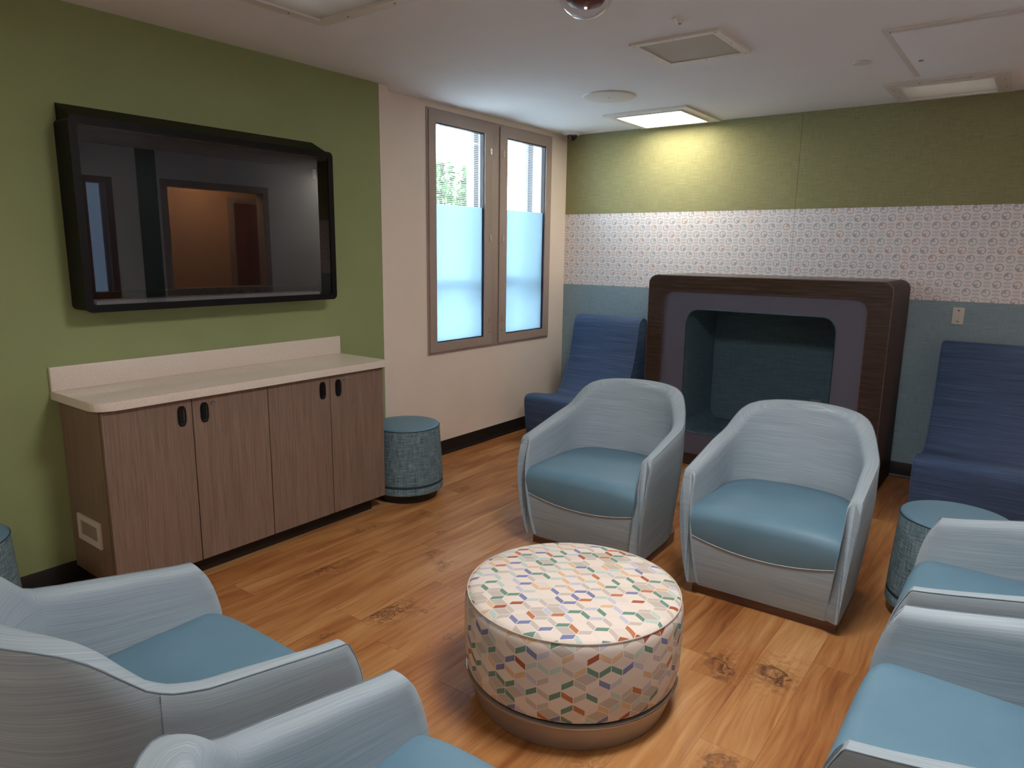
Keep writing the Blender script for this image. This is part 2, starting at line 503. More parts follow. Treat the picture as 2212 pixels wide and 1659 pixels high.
t.put(bp.inputs['Height'], wv)
t.t.links.new(bp.outputs[0], gl.inputs['Normal'])
t.t.links.new(mx2.outputs[0], t.out.inputs[0])
M['lens_prism'] = t.m
# frosted window film
t = NT('frosted_window_film')
tl = t.n('ShaderNodeBsdfTranslucent'); tl.inputs[0].default_value = (0.42, 0.50, 0.54, 1)
rf = t.n('ShaderNodeBsdfRefraction'); rf.inputs[0].default_value = (0.42, 0.49, 0.53, 1)
rf.inputs['Roughness'].default_value = 0.42; rf.inputs['IOR'].default_value = 1.25
mx = t.n('ShaderNodeMixShader'); mx.inputs[0].default_value = 0.45
t.t.links.new(tl.outputs[0], mx.inputs[1]); t.t.links.new(rf.outputs[0], mx.inputs[2])
t.t.links.new(mx.outputs[0], t.out.inputs[0])
M['film'] = t.m
# perforated sheet
t = NT('perforated_white_sheet', 0.5)
o = t.xyz(t.coords())
k = 2 * PI / 0.0125
fx = t.f('SINE', t.f('MULTIPLY', t.f('ADD', o[0], o[1]), k)); fy = t.f('SINE', t.f('MULTIPLY', t.f('SUBTRACT', o[0], o[1]), k))
hole = t.f('GREATER_THAN', t.f('MULTIPLY', fx, fy), 0.25)
M['perforated'] = t.color(t.mix(hole, lin((206, 203, 198)), lin((92, 90, 88))))
t = NT('fine_grey_grille', 0.5)
o = t.xyz(t.coords())
k = 2 * PI / 0.006
g = t.f('GREATER_THAN', t.f('SINE', t.f('MULTIPLY', o[2], k)), 0.2)
M['fine_grille'] = t.color(t.mix(g, lin((176, 160, 146)), lin((120, 106, 97))))
# dark television panel
M['tv_screen'] = plain('dark_screen', (22, 22, 28), 0.4, 0.12)


# ------------------------------------------------------------------ helpers: meshes
def smooth(me, ang=35):
    me.shade_smooth()
    me.set_sharp_from_angle(angle=math.radians(ang))


def obj(name, me, mat, parent=None, kind=None, sm=None):
    if isinstance(me, bmesh.types.BMesh):
        b = me
        me = bpy.data.meshes.new(name)
        bmesh.ops.recalc_face_normals(b, faces=b.faces)
        b.to_mesh(me); b.free()
    if mat is not None:
        me.materials.clear(); me.materials.append(M[mat] if isinstance(mat, str) else mat)
    if sm:
        smooth(me, sm)
    o = bpy.data.objects.new(name, me)
    COL.objects.link(o)
    if parent is not None:
        o.parent = parent
    if kind:
        o['kind'] = kind
    return o


def tag(o, label, cat, group=None):
    o['label'] = label; o['category'] = cat
    if group:
        o['group'] = group
    return o


def thing(name, loc, label, cat, group=None, rz=0.0):
    o = bpy.data.objects.new(name, None)
    o.empty_display_size = 0.1
    COL.objects.link(o)
    o.location = loc; o.rotation_euler = (0, 0, rz)
    return tag(o, label, cat, group)


def copy_tree(o, parent=None):
    c = o.copy()
    COL.objects.link(c)
    if parent is not None:
        c.parent = parent
    for ch in list(o.children):
        copy_tree(ch, c)
    return c


def bm_box(b, x0, x1, y0, y1, z0, z1, bev=0.0, seg=2):
    vs = [b.verts.new(p) for p in ((x0, y0, z0), (x1, y0, z0), (x1, y1, z0), (x0, y1, z0), (x0, y0, z1), (x1, y0, z1), (x1, y1, z1), (x0, y1, z1))]
    fs = [b.faces.new([vs[i] for i in q]) for q in ((3, 2, 1, 0), (4, 5, 6, 7), (0, 1, 5, 4), (1, 2, 6, 5), (2, 3, 7, 6), (3, 0, 4, 7))]
    if bev > 0:
        es = set(e for f in fs for e in f.edges)
        bmesh.ops.bevel(b, geom=list(es), offset=bev, segments=seg, profile=0.5, affect='EDGES')


def box(name, x0, x1, y0, y1, z0, z1, mat, parent=None, bev=0.0, kind=None, seg=2):
    b = bmesh.new()
    bm_box(b, x0, x1, y0, y1, z0, z1, bev, seg)
    return obj(name, b, mat, parent, kind, 40 if bev else None)


def rrect(x0, x1, z0, z1, r, n=8):
    """rounded rectangle outline, counter clockwise; r may be 4 radii (bl, br, tr, tl)"""
    rs = r if isinstance(r, (tuple, list)) else (r,) * 4
    pts = []
    for (cx, cz, a0, q) in ((x0, z0, PI, 0), (x1, z0, 1.5 * PI, 1), (x1, z1, 0, 2), (x0, z1, 0.5 * PI, 3)):
        rr = max(rs[q], 1e-5)
        ox = cx + rr if q in (0, 3) else cx - rr
        oz = cz + rr if q in (0, 1) else cz - rr
        for i in range(n + 1):
            a = a0 + 0.5 * PI * i / n
            pts.append((ox + rr * math.cos(a), oz + rr * math.sin(a)))
    return pts


def bm_prism(b, pts, f0, f1):
    """prism between two functions mapping (u,v) -> xyz"""
    a = [b.verts.new(f0(*p)) for p in pts]
    c = [b.verts.new(f1(*p)) for p in pts]
    n = len(pts)
    b.faces.new(a); b.faces.new(list(reversed(c)))
    for i in range(n):
        b.faces.new((a[i], c[i], c[(i + 1) % n], a[(i + 1) % n]))


def bm_ring(b, outer, inner, f0, f1):
    """prism with a hole; outer and inner have the same count"""
    n = len(outer)
    A = [b.verts.new(f0(*p)) for p in outer]; B = [b.verts.new(f0(*p)) for p in inner]
    C = [b.verts.new(f1(*p)) for p in outer]; D = [b.verts.new(f1(*p)) for p in inner]
    for i in range(n):
        j = (i + 1) % n
        b.faces.new((A[i], A[j], B[j], B[i])); b.faces.new((C[i], D[i], D[j], C[j]))
        b.faces.new((A[i], C[i], C[j], A[j])); b.faces.new((B[i], B[j], D[j], D[i]))


def bm_lathe(b, prof, n=48, cx=0.0, cy=0.0, uv=None, cap=True):
    """prof: list of (r,z) from bottom to top"""
    rings = []
    for (r, z) in prof:
        if r < 1e-6:
            rings.append([b.verts.new((cx, cy, z))])
        else:
            rings.append([b.verts.new((cx + r * math.cos(2 * PI * i / n), cy + r * math.sin(2 * PI * i / n), z)) for i in range(n)])
    L = 0.0
    for k in range(len(rings) - 1):
        p, q = rings[k], rings[k + 1]
        dl = math.hypot(prof[k + 1][0] - prof[k][0], prof[k + 1][1] - prof[k][1])
        for i in range(n):
            j = (i + 1) % n
            if len(p) == 1 and len(q) == 1:
                continue
            if len(p) == 1:
                f = b.faces.new((p[0], q[j], q[i]))
            elif len(q) == 1:
                f = b.faces.new((p[i], p[j], q[0]))
            else:
                f = b.faces.new((p[i], p[j], q[j], q[i]))
            if uv is not None and len(f.verts) == 4:
                u0, u1 = i / n * uv, (i + 1) / n * uv
                for lp, (uu, vv) in zip(f.loops, ((u0, L), (u1, L), (u1, L + dl), (u0, L + dl))):
                    lp[UVL(b)].uv = (uu, vv)
        L += dl
    if cap:
        for r in (rings[0], rings[-1]):
            if len(r) > 1:
                b.faces.new(r)


def UVL(b):
    return b.loops.layers.uv.verify()


def lathe(name, prof, mat, parent=None, n=48, cx=0, cy=0, uv=None, cap=True, sm=40):
    b = bmesh.new()
    if uv is not None:
        UVL(b)
    bm_lathe(b, prof, n, cx, cy, uv, cap)
    return obj(name, b, mat, parent, None, sm)


def bm_tube(b, pts, r, n=8, closed=False):
    P = [Vector(p) for p in pts]
    m = len(P)
    rings = []
    up = Vector((0, 0, 1))
    for i in range(m):
        a = P[(i - 1) % m] if (closed or i > 0) else P[i]
        c = P[(i + 1) % m] if (closed or i < m - 1) else P[i]
        d = (c - a).normalized()
        s = d.cross(up)
        if s.length < 1e-3:
            s = d.cross(Vector((1, 0, 0)))
        s.normalize()
        u = s.cross(d)
        rings.append([b.verts.new(P[i] + r * (math.cos(2 * PI * k / n) * s + math.sin(2 * PI * k / n) * u)) for k in range(n)])
    for i in range(m if closed else m - 1):
        p, q = rings[i], rings[(i + 1) % m]
        for k in range(n):
            b.faces.new((p[k], p[(k + 1) % n], q[(k + 1) % n], q[k]))
    if not closed:
        b.faces.new(rings[0]); b.faces.new(list(reversed(rings[-1])))


def tube(name, pts, r, mat, parent=None, n=8, closed=False):
    b = bmesh.new()
    bm_tube(b, pts, r, n, closed)
    return obj(name, b, mat, parent, None, 60)


def slab_with_holes(name, us, vs, holes, f, t0, t1, mat, parent=None, kind='structure'):
    """solid slab in the (u,v) rectangle with rectangular holes; f(u,v,t)->xyz"""
    U = sorted(set(us) | {h[0] for h in holes} | {h[1] for h in holes})
    V = sorted(set(vs) | {h[2] for h in holes} | {h[3] for h in holes})
    b = bmesh.new()

    def solid(i, j):
        if i < 0 or j < 0 or i >= len(U) - 1 or j >= len(V) - 1:
            return False
        u = (U[i] + U[i + 1]) / 2; v = (V[j] + V[j + 1]) / 2
        return not any(h[0] < u < h[1] and h[2] < v < h[3] for h in holes)
    cache = {}

    def vert(i, j, k):
        key = (i, j, k)
        if key not in cache:
            cache[key] = b.verts.new(f(U[i], V[j], (t0, t1)[k]))
        return cache[key]
    for i in range(len(U) - 1):
        for j in range(len(V) - 1):
            if not solid(i, j):
                continue
            for k in (0, 1):
                b.faces.new((vert(i, j, k), vert(i + 1, j, k), vert(i + 1, j + 1, k), vert(i, j + 1, k)))
            for (di, dj, e) in ((-1, 0, ((i, j), (i, j + 1))), (1, 0, ((i + 1, j), (i + 1, j + 1))), (0, -1, ((i, j), (i + 1, j))), (0, 1, ((i, j + 1), (i + 1, j + 1)))):
                if not solid(i + di, j + dj):
                    (a0, b0), (a1, b1) = e
                    b.faces.new((vert(a0, b0, 0), vert(a1, b1, 0), vert(a1, b1, 1), vert(a0, b0, 1)))
    return obj(name, b, mat, parent, kind)


# ------------------------------------------------------------------ the room
H = 2.4546
GX = 0.0999          # face of the green wall
XR = 4.55            # right wall
YF = -8.2            # wall behind the camera
P1, P2, SEAM = 1.8038, 1.2057, 1.9285
BB = 0.1052
WY0, WY1, WZ0, WZ1 = -1.7281, -0.2451, 0.7594, 2.4129

# floor: slab and single planks
floor = box('floor', -0.14, XR, YF, 0.0, -0.12, -0.006, 'floor_under', kind='structure')
box('floor_alcove', 3.86, XR, 0.0, 1.4, -0.12, 0.0, 'floor_under', kind='structure')
PW, PL = 0.1715, 1.2
known = {round((2.5445 - 2.716) / PW): -3.03, 0: -3.36, 1: -2.703, -7: -3.60, -8: -3.10, -13: -3.34, -9: -3.54}
k0 = math.floor((-0.02 - 2.716) / PW)
k1 = math.ceil((XR - 2.716) / PW)
mesh_cache = {}
prev = 0.0
for k in range(k0, k1):
    x0 = max(2.716 + k * PW, -0.01); x1 = min(2.716 + (k + 1) * PW, XR)
    if x1 - x0 < 0.01:
        continue
    if k in known:
        e = known[k]
    else:
        while True:
            e = -random.random() * PL
            if abs(((e - prev) % PL) - PL / 2) < PL * 0.33:
                break
    prev = e
    e0 = e - math.floor((e - YF) / PL) * PL       # first end above YF
    ys = [YF] + [e0 + i * PL for i in range(8) if YF + 0.02 < e0 + i * PL < -0.02] + [0.0]
    for y0, y1 in zip(ys[:-1], ys[1:]):
        key = (round(x1 - x0, 4), round(y1 - y0, 3))
        if key not in mesh_cache:
            b = bmesh.new()
            bm_box(b, 0.0003, x1 - x0 - 0.0003, 0.0003, y1 - y0 - 0.0003, -0.006, 0.0)
            me = bpy.data.meshes.new('plank'); bmesh.ops.recalc_face_normals(b, faces=b.faces); b.to_mesh(me); b.free()
            me.materials.append(M['plank'])
            mesh_cache[key] = me
        me_ = mesh_cache[key]
        for (bx, by, br, bs) in BURLS:
            if x0 <= bx < x1 and y0 <= by < y1:
                me_ = me_.copy()
                me_.materials.clear(); me_.materials.append(plank_mat((bx - x0, by - y0, br, bs)))
                break
        po = bpy.data.objects.new('plank', me_)
        COL.objects.link(po); po.parent = floor; po.location = (x0, y0, 0)

# ceiling with the openings of its lamps and of the added fill lamps
LA = (0.80, 1.36, -3.76, -3.20)
LB = (0.785, 1.30, -0.605, -0.105)
L3 = (2.585, 3.065, -0.545, -0.115)
LN = (2.56, 3.10, -3.80, -3.26)
LC = (0.80, 1.34, -6.85, -6.31)
LD = (2.56, 3.10, -6.85, -6.31)
LE = (3.96, 4.42, 0.45, 0.91)
ceiling = slab_with_holes('ceiling', [-0.30, XR + 0.12], [YF, 1.5], [LA, LB, L3, LN, LC, LD, LE], lambda u, v, t_: (u, v, t_), H, H + 0.14, 'ceiling')

# walls
wall_left = box('wall_left', -0.30, GX - 0.006, YF, -2.1597, 0, H, 'white_paint', kind='structure')
box('wall_panel', GX - 0.006, GX, YF, -2.2365, 0, H, 'green_paint', wall_left)
box('corner_strip', GX - 0.006, GX + 0.001, -2.2340, -2.1597, 0, H - 0.004, 'white_paint', wall_left)
wall_window = slab_with_holes('wall_window', [-2.1597, 0.10], [0, H], [(WY0, WY1, WZ0, WZ1)], lambda u, v, t_: (t_, u, v), -0.12, 0.0, 'white_paint')
wall_back = box('wall_back', 0.0, 3.86, 0.003, 0.1, 0, H, 'seam_dark', kind='structure')
box('wall_alcove', 3.76, 3.86, 0.1, 1.4, 0, H, 'bright_paint', kind='structure')
box('wall_alcove', 3.76, XR + 0.12, 1.4, 1.5, 0, H, 'bright_paint', kind='structure')
for nm, z0, z1, ma, mb in (('fabric_panel', P1, H, 'wall_green', 'wall_green'), ('print_panel', P2, P1, 'paper_a', 'paper_b'), ('fabric_panel', BB * 0.9, P2, 'wall_blue', 'wall_blue')):
    for (x0, x1, mm) in ((0.0005, SEAM - 0.0012, ma), (SEAM + 0.0012, 2 * SEAM, mb)):
        box(nm, x0, x1, 0.0, 0.003, z0 + 0.0006, z1 - 0.0006, mm, wall_back)
RW = (-1.42, -0.24, 1.02, 2.13)        # interior window of the right wall
RD = (-2.20, -2.00, 1.02, 2.10)        # narrow light beside it
wall_right = slab_with_holes('wall_right', [YF, 1.4], [0, H], [RW, RD], lambda u, v, t_: (t_, u, v), XR, XR + 0.12, 'bright_paint')
box('teal_panel', XR - 0.004, XR, -1.70, -1.50, BB, H, 'teal', wall_right)
wall_front = box('wall_front', -0.3, XR + 0.12, YF - 0.1, YF, 0, H, 'bright_paint', kind='structure')


def baseboard(name, pts):
    b = bmesh.new()
    (x0, y0), (x1, y1) = pts
    d = Vector((x1 - x0, y1 - y0)); d.normalize()
    nrm = Vector((d.y, -d.x))
    prof = ((0, 0), (0.013, 0), (0.011, 0.012), (0.005, 0.02), (0.004, BB - 0.002), (0.003, BB), (0, BB))
    A = [b.verts.new((x0 + nrm.x * p, y0 + nrm.y * p, z)) for p, z in prof]
    B = [b.verts.new((x1 + nrm.x * p, y1 + nrm.y * p, z)) for p, z in prof]
    n = len(prof)
    b.faces.new(A); b.faces.new(list(reversed(B)))
    for i in range(n):
        b.faces.new((A[i], A[(i + 1) % n], B[(i + 1) % n], B[i]))
    return obj(name, b, 'black_rubber', None, 'structure', 30)


baseboard('baseboard_left', ((GX, YF), (GX, -2.1597)))
baseboard('baseboard_window', ((0.0, -2.1597), (0.0, -0.001)))
baseboard('baseboard_back', ((0.0, 0.0), (3.86, 0.0)))
baseboard('baseboard_right', ((XR, -0.001), (XR, YF)))


# ------------------------------------------------------------------ window of the white wall
def yz(x):
    return lambda u, v: (x, u, v)


win = bpy.data.objects.new('window_1', None); COL.objects.link(win); win['kind'] = 'structure'
win['label'] = 'pair of taupe framed windows with half frosted panes'
b = bmesh.new()
bm_ring(b, [(WY0 - 0.004, WZ0 - 0.004), (WY1 + 0.004, WZ0 - 0.004), (WY1 + 0.004, WZ1 + 0.004), (WY0 - 0.004, WZ1 + 0.004)],
        [(WY0 + 0.02, WZ0 + 0.02), (WY1 - 0.02, WZ0 + 0.02), (WY1 - 0.02, WZ1 - 0.02), (WY0 + 0.02, WZ1 - 0.02)], yz(-0.11), yz(0.006))
obj('outer_frame', b, 'taupe_metal', win)
box('mullion', -0.10, 0.008, -1.031, -0.951, WZ0, WZ1, 'taupe_metal', win, 0.002)
for (y0, y1, g0, g1, ky) in ((WY0 + 0.012, -1.035, -1.647, -1.121, -1.056), (-0.943, WY1 - 0.004, -0.851, -0.327, -0.902)):
    sash = bmesh.new()
    z0, z1 = WZ0 + 0.012, WZ1 - 0.012
    gz0, gz1 = 0.836, 2.329
    out = [(y0, z0), (y1, z0), (y1, z1), (y0, z1)]
    inn = [(g0, gz0), (g1, gz0), (g1, gz1), (g0, gz1)]
    bm_ring(sash, out, inn, yz(-0.04), yz(0.014))
    so = obj('sash', sash, 'taupe_metal', win)
    b = bmesh.new()
    inn2 = [(g0 + 0.007, gz0 + 0.007), (g1 - 0.007, gz0 + 0.007), (g1 - 0.007, gz1 - 0.007), (g0 + 0.007, gz1 - 0.007)]
    bm_ring(b, inn, inn2, yz(-0.03), yz(0.004))
    obj('gasket', b, 'taupe_dark', so)
    box('pane', -0.016, -0.012, g0, g1, gz0, gz1, 'glass', so)
    box('pane', -0.066, -0.062, g0 - 0.02, g1 + 0.02, gz0 - 0.02, gz1 + 0.02, 'glass', so)
    box('frosted_film', -0.0115, -0.0105, g0 + 0.001, g1 - 0.001, gz0 + 0.001, 1.799, 'film', so)
    # slats of the blind between the two panes
    b = bmesh.new()
    z = gz0 + 0.006
    while z < gz1:
        vs = [b.verts.new(q) for q in ((-0.044, g0 - 0.01, z - 0.0006), (-0.034, g0 - 0.01, z + 0.0006), (-0.034, g1 + 0.01, z + 0.0006), (-0.044, g1 + 0.01, z - 0.0006))]
        vt = [b.verts.new(v.co + Vector((0, 0, 0.0005))) for v in vs]
        b.faces.new(vt); b.faces.new(list(reversed(vs)))
        for i in range(4):
            b.faces.new((vs[i], vs[(i + 1) % 4], vt[(i + 1) % 4], vt[i]))
        z += 0.0128
    obj('blind_slats', b, 'white_metal', so, 'stuff')
    for kz in (2.206, 1.582, 0.960):
        b = bmesh.new()
        pts = [(ky + 0.011 * math.cos(a), kz + 0.024 * math.sin(a)) for a in [2 * PI * i / 20 for i in range(20)]]
        bm_prism(b, pts, yz(0.013), yz(0.019))
        lk = obj('latch', b, 'steel' if kz > 1 else 'taupe_metal', so)
        b = bmesh.new()
        pts = [(ky + 0.0035 * math.cos(a), kz + 0.0035 * math.sin(a)) for a in [2 * PI * i / 10 for i in range(10)]]
        bm_prism(b, pts, yz(0.0185), yz(0.0196))
        obj('keyhole', b, 'taupe_dark', lk)
    b = bmesh.new()
    pts = [(ky + 0.005 * math.cos(a), 0.868 + 0.005 * math.sin(a)) for a in [2 * PI * i / 10 for i in range(10)]]
    bm_prism(b, pts, yz(0.0135), yz(0.0146))
    obj('screw', b, 'taupe_dark', so)
# outer window posts behind the panes
ow = bpy.data.objects.new('window_2', None); COL.objects.link(ow); ow['kind'] = 'structure'
for (a0, a1, a2, a3) in ((-1.035, -0.995, -0.950, -0.84), (-0.330, -0.285, -0.225, -0.06)):
    box('post', -0.24, -0.20, a0, a1, 0.5, 2.7, 'post_light', ow)
    box('post', -0.235, -0.195, a1, a2, 0.5, 2.7, 'post_dark', ow)
    box('post', -0.26, -0.20, a2, a3, 0.5, 2.7, 'post_light', ow)
box('sill', -0.34, -0.125, -1.85, 0.0, 0.62, 0.70, 'post_light', ow)
box('rail', -0.24, -0.20, -1.85, -0.06, 1.20, 1.27, 'post_light', ow)

# outside
box('ground', -60, -0.35, -40, 60, -0.30, -0.2, 'concrete', kind='structure')
pw = box('parapet', -3.4, -3.25, -6, 30, -0.2, 0.95, 'concrete')
tag(pw, 'low pale wall outside behind the frosted panes', 'wall')
tree = thing('tree', (-6.0, 5.15, -0.2), 'pale green tree outside the clear top of the left window', 'tree')
tube('trunk', [(0, 0, 0), (0.05, 0.02, 0.9), (0.0, 0.0, 1.9)], 0.07, 'bark', tree)
b = bmesh.new()
rl = random.Random(3)
for i in range(2600):
    if i % 5:
        a = rl.random() * 2 * PI; rr = 0.62 * math.sqrt(rl.random()); z = 1.6 + 1.25 * rl.random() ** 1.2
        p = Vector((rr * math.cos(a), rr * math.sin(a), z + 0.1 * math.sin(5 * a)))
    else:
        s_ = rl.choice([(-0.05, 0.1), (0.02, -0.32), (0.0, 0.42), (0.1, 0.28), (0.0, -0.15)])
        tt = rl.random()
        p = Vector((s_[0] + rl.gauss(0, 0.05), s_[1] * (1 + 0.25 * tt) + rl.gauss(0, 0.05 * (1.2 - tt)), 2.55 + 0.75 * tt))
    d = Vector((rl.gauss(0, 1), rl.gauss(0, 1), rl.gauss(0.4, 1))).normalized()
    s2 = d.cross(Vector((rl.gauss(0, 1), rl.gauss(0, 1), rl.gauss(0, 1)))).normalized()
    L_, W_ = 0.075, 0.024
    vs = [b.verts.new(p + d * L_), b.verts.new(p + s2 * W_), b.verts.new(p - d * L_), b.verts.new(p - s2 * W_)]
    b.faces.new(vs)
obj('foliage', b, 'leaf', tree, 'stuff')
# ------------------------------------------------------------------ right wall: interior window, narrow light, corridor behind (seen in the television)
def ring_yz(name, o4, i4, x0, x1, mat, parent):
    b = bmesh.new()
    (a, c, d, e) = o4; (f, g, h, i) = i4
    bm_ring(b, [(a, d), (c, d), (c, e), (a, e)], [(f, h), (g, h), (g, i), (f, i)], yz(x0), yz(x1))
    return obj(name, b, mat, parent)


w3 = bpy.data.objects.new('window_3', None); COL.objects.link(w3); w3['kind'] = 'structure'
ring_yz('frame', (RW[0] - 0.05, RW[1] + 0.05, RW[2] - 0.05, RW[3] + 0.05), (RW[0] + 0.02, RW[1] - 0.02, RW[2] + 0.02, RW[3] - 0.02), XR - 0.012, XR + 0.13, 'taupe_metal', w3)
box('pane', XR + 0.05, XR + 0.056, RW[0], RW[1], RW[2], RW[3], 'glass', w3)
w4 = bpy.data.objects.new('window_4', None); COL.objects.link(w4); w4['kind'] = 'structure'
ring_yz('frame', (RD[0] - 0.05, RD[1] + 0.05, RD[2] - 0.05, RD[3] + 0.05), (RD[0] + 0.01, RD[1] - 0.01, RD[2] + 0.01, RD[3] - 0.01), XR - 0.012, XR + 0.13, 'door_wood', w4)
box('pane', XR + 0.05, XR + 0.056, RD[0], RD[1], RD[2], RD[3], 'glass_tinted', w4)
XC = XR + 1.1
box('wall_corridor', XC, XC + 0.1, -1.55, 1.6, -0.1, H, 'warm_wall', kind='structure')
box('wall_corridor', XR + 0.12, XC, 1.5, 1.6, -0.1, H, 'warm_wall', kind='structure')
box('wall_corridor', XR + 0.12, XC, -1.60, -1.5, -0.1, H, 'warm_wall', kind='structure')
box('ceiling_corridor', XR + 0.12, XC + 0.1, -1.6, 1.6, H, H + 0.1, 'ceiling', kind='structure')
box('floor_corridor', XR, XC + 0.1, -1.6, 1.6, -0.2, -0.1, 'floor_under', kind='structure')
d1 = bpy.data.objects.new('door_1', None); COL.objects.link(d1); d1['kind'] = 'structure'
box('leaf', XC - 0.03, XC, 0.02, 0.9, -0.1, 2.05, 'door_wood', d1)
ring_yz('frame', (-0.05, 0.97, -0.1, 2.12), (0.02, 0.9, -0.1, 2.05), XC - 0.04, XC, 'taupe_metal', d1)
cl = thing('corridor_lamp', (XR + 0.6, -0.5, H - 0.03), 'warm ceiling lamp in the room behind the interior window', 'lamp')
box('housing', -0.3, 0.3, -0.3, 0.3, 0.012, 0.03, 'white_metal', cl)
box('lens', -0.27, 0.27, -0.27, 0.27, 0.0, 0.012, 'corridor_lamp', cl)


# ------------------------------------------------------------------ ceiling fixtures
def troffer(hole, label, lens, tubes=0, along='y', trim=0.06, tubemat='tube_glow'):
    x0, x1, y0, y1 = hole
    cx, cy = (x0 + x1) / 2, (y0 + y1) / 2
    t_ = thing('ceiling_light', (cx, cy, H), label, 'light', 'square ceiling lights')
    hx, hy = (x1 - x0) / 2, (y1 - y0) / 2
    b = bmesh.new()
    o_ = [(-hx - trim, -hy - trim), (hx + trim, -hy - trim), (hx + trim, hy + trim), (-hx - trim, hy + trim)]
    i_ = [(-hx + 0.008, -hy + 0.008), (hx - 0.008, -hy + 0.008), (hx - 0.008, hy - 0.008), (-hx + 0.008, hy - 0.008)]
    bm_ring(b, o_, i_, lambda u, v: (u, v, -0.014), lambda u, v: (u, v, -0.0005))
    fr = obj('trim', b, 'white_metal', t_)
    b = bmesh.new()
    o2 = [(-hx + 0.0, -hy + 0.0), (hx, -hy), (hx, hy), (-hx, hy)]
    i2 = [(-hx + 0.014, -hy + 0.014), (hx - 0.014, -hy + 0.014), (hx - 0.014, hy - 0.014), (-hx + 0.014, hy - 0.014)]
    bm_ring(b, o2, i2, lambda u, v: (u, v, -0.022), lambda u, v: (u, v, -0.012))
    obj('lens_rim', b, 'white_metal', t_)
    if tubes:
        b = bmesh.new()
        for q in ((-hx, hx, -hy, hy, 0.10, 0.106), (-hx, -hx + 0.004, -hy, hy, 0, 0.1), (hx - 0.004, hx, -hy, hy, 0, 0.1), (-hx, hx, -hy, -hy + 0.004, 0, 0.1), (-hx, hx, hy - 0.004, hy, 0, 0.1)):
            bm_box(b, *q)
        obj('housing', b, 'white_metal', t_)
        for k in range(tubes):
            s_ = (k + 0.5) / tubes * 2 - 1
            if along == 'y':
                pts = [(s_ * hx * 0.92, -hy + 0.03, 0.055), (s_ * hx * 0.92, hy - 0.03, 0.055)]
            else:
                pts = [(-hx + 0.03, s_ * hy * 0.92, 0.055), (hx - 0.03, s_ * hy * 0.92, 0.055)]
            tube('lamp_tube', pts, 0.018, tubemat, t_, 10)
    b = bmesh.new()
    bm_box(b, -hx + 0.006, hx - 0.006, -hy + 0.006, hy - 0.006, -0.010, -0.006)
    obj('lens', b, lens, t_)
    for (sx, sy) in ((-0.5, -1), (0.5, -1), (-0.5, 1), (0.5, 1), (-1, -0.5), (-1, 0.5), (1, -0.5), (1, 0.5)):
        px_ = sx * hx if abs(sx) < 1 else sx * (hx + trim * 0.5)
        py_ = sy * hy if abs(sy) < 1 else sy * (hy + trim * 0.5)
        lathe('screw', [(0.0, -0.0165), (0.004, -0.016), (0.004, -0.0135)], 'grey_plastic', t_, 8, px_, py_)
    return t_


troffer(LA, 'ribbed square ceiling light above the wall television', 'lens_prism', 3, 'y')
troffer(LB, 'brightly lit square ceiling light beside the far wall', 'lens_on')
troffer(L3, 'unlit square ceiling light beside the ceiling access hatch', 'lens_prism', 4, 'y')
troffer(LN, 'lit square ceiling light above the round patterned table', 'lens_near')

troffer(LC, 'added unseen square fill light behind the viewer on the green wall side', 'lens_fill')  # this and the next are added fill, raising the room's ambient light
troffer(LD, 'added unseen square fill light behind the viewer away from the green wall', 'lens_fill')

troffer(LE, 'added unseen square fill light in the side passage', 'lens_fill')  # added to brighten the alcove wall mirrored in the television

v = thing('ceiling_vent', (1.913, -1.90, H), 'square white perforated air vent in the ceiling', 'vent')
b = bmesh.new()
a_, i_ = 0.217, 0.182
bm_ring(b, [(-a_, -a_), (a_, -a_), (a_, a_), (-a_, a_)], [(-i_, -i_), (i_, -i_), (i_, i_), (-i_, i_)], lambda u, v_: (u, v_, -0.012), lambda u, v_: (u, v_, 0))
obj('vent_frame', b, 'white_metal', v)
box('perforated_sheet', -i_, i_, -i_, i_, -0.008, -0.004, 'perforated', v)
for (sx, sy) in ((-1, -1), (0, -1), (1, -1), (-1, 0), (1, 0), (-1, 1), (0, 1), (1, 1)):
    lathe('screw', [(0.0, -0.0145), (0.005, -0.014), (0.005, -0.0115)], 'steel', v, 8, sx * 0.199, sy * 0.199)

sp = thing('ceiling_speaker', (1.063, -1.175, H), 'flat round white speaker cover beside the lit ceiling light', 'speaker')
lathe('cover', [(0.0, -0.010), (0.155, -0.010), (0.163, -0.007), (0.166, 0.0)], 'white_metal', sp, 48)
lathe('badge', [(0.0, -0.0112), (0.006, -0.011), (0.006, -0.0095)], 'grey_plastic', sp, 12)
sd = thing('smoke_detector', (2.052, -2.34, H), 'small white detector on the ceiling above the air vent', 'detector')
lathe('base', [(0.0, -0.012), (0.034, -0.012), (0.036, 0.0)], 'white_metal', sd, 24)
lathe('sensor_cap', [(0.0, -0.026), (0.012, -0.025), (0.017, -0.018), (0.02, -0.0115)], 'white_metal', sd, 20)
lathe('sensor_eye', [(0.0, -0.029), (0.005, -0.028), (0.006, -0.025)], 'grey_plastic', sd, 12)
sk = thing('sprinkler_cover', (2.521, -1.158, H), 'thin round white sprinkler cover near the access hatch', 'sprinkler')
lathe('cover_plate', [(0.0, -0.006), (0.043, -0.006), (0.046, -0.003), (0.046, -0.0015)], 'white_metal', sk, 32)
lathe('collar', [(0.036, -0.002), (0.036, 0.0)], 'grey_plastic', sk, 24)

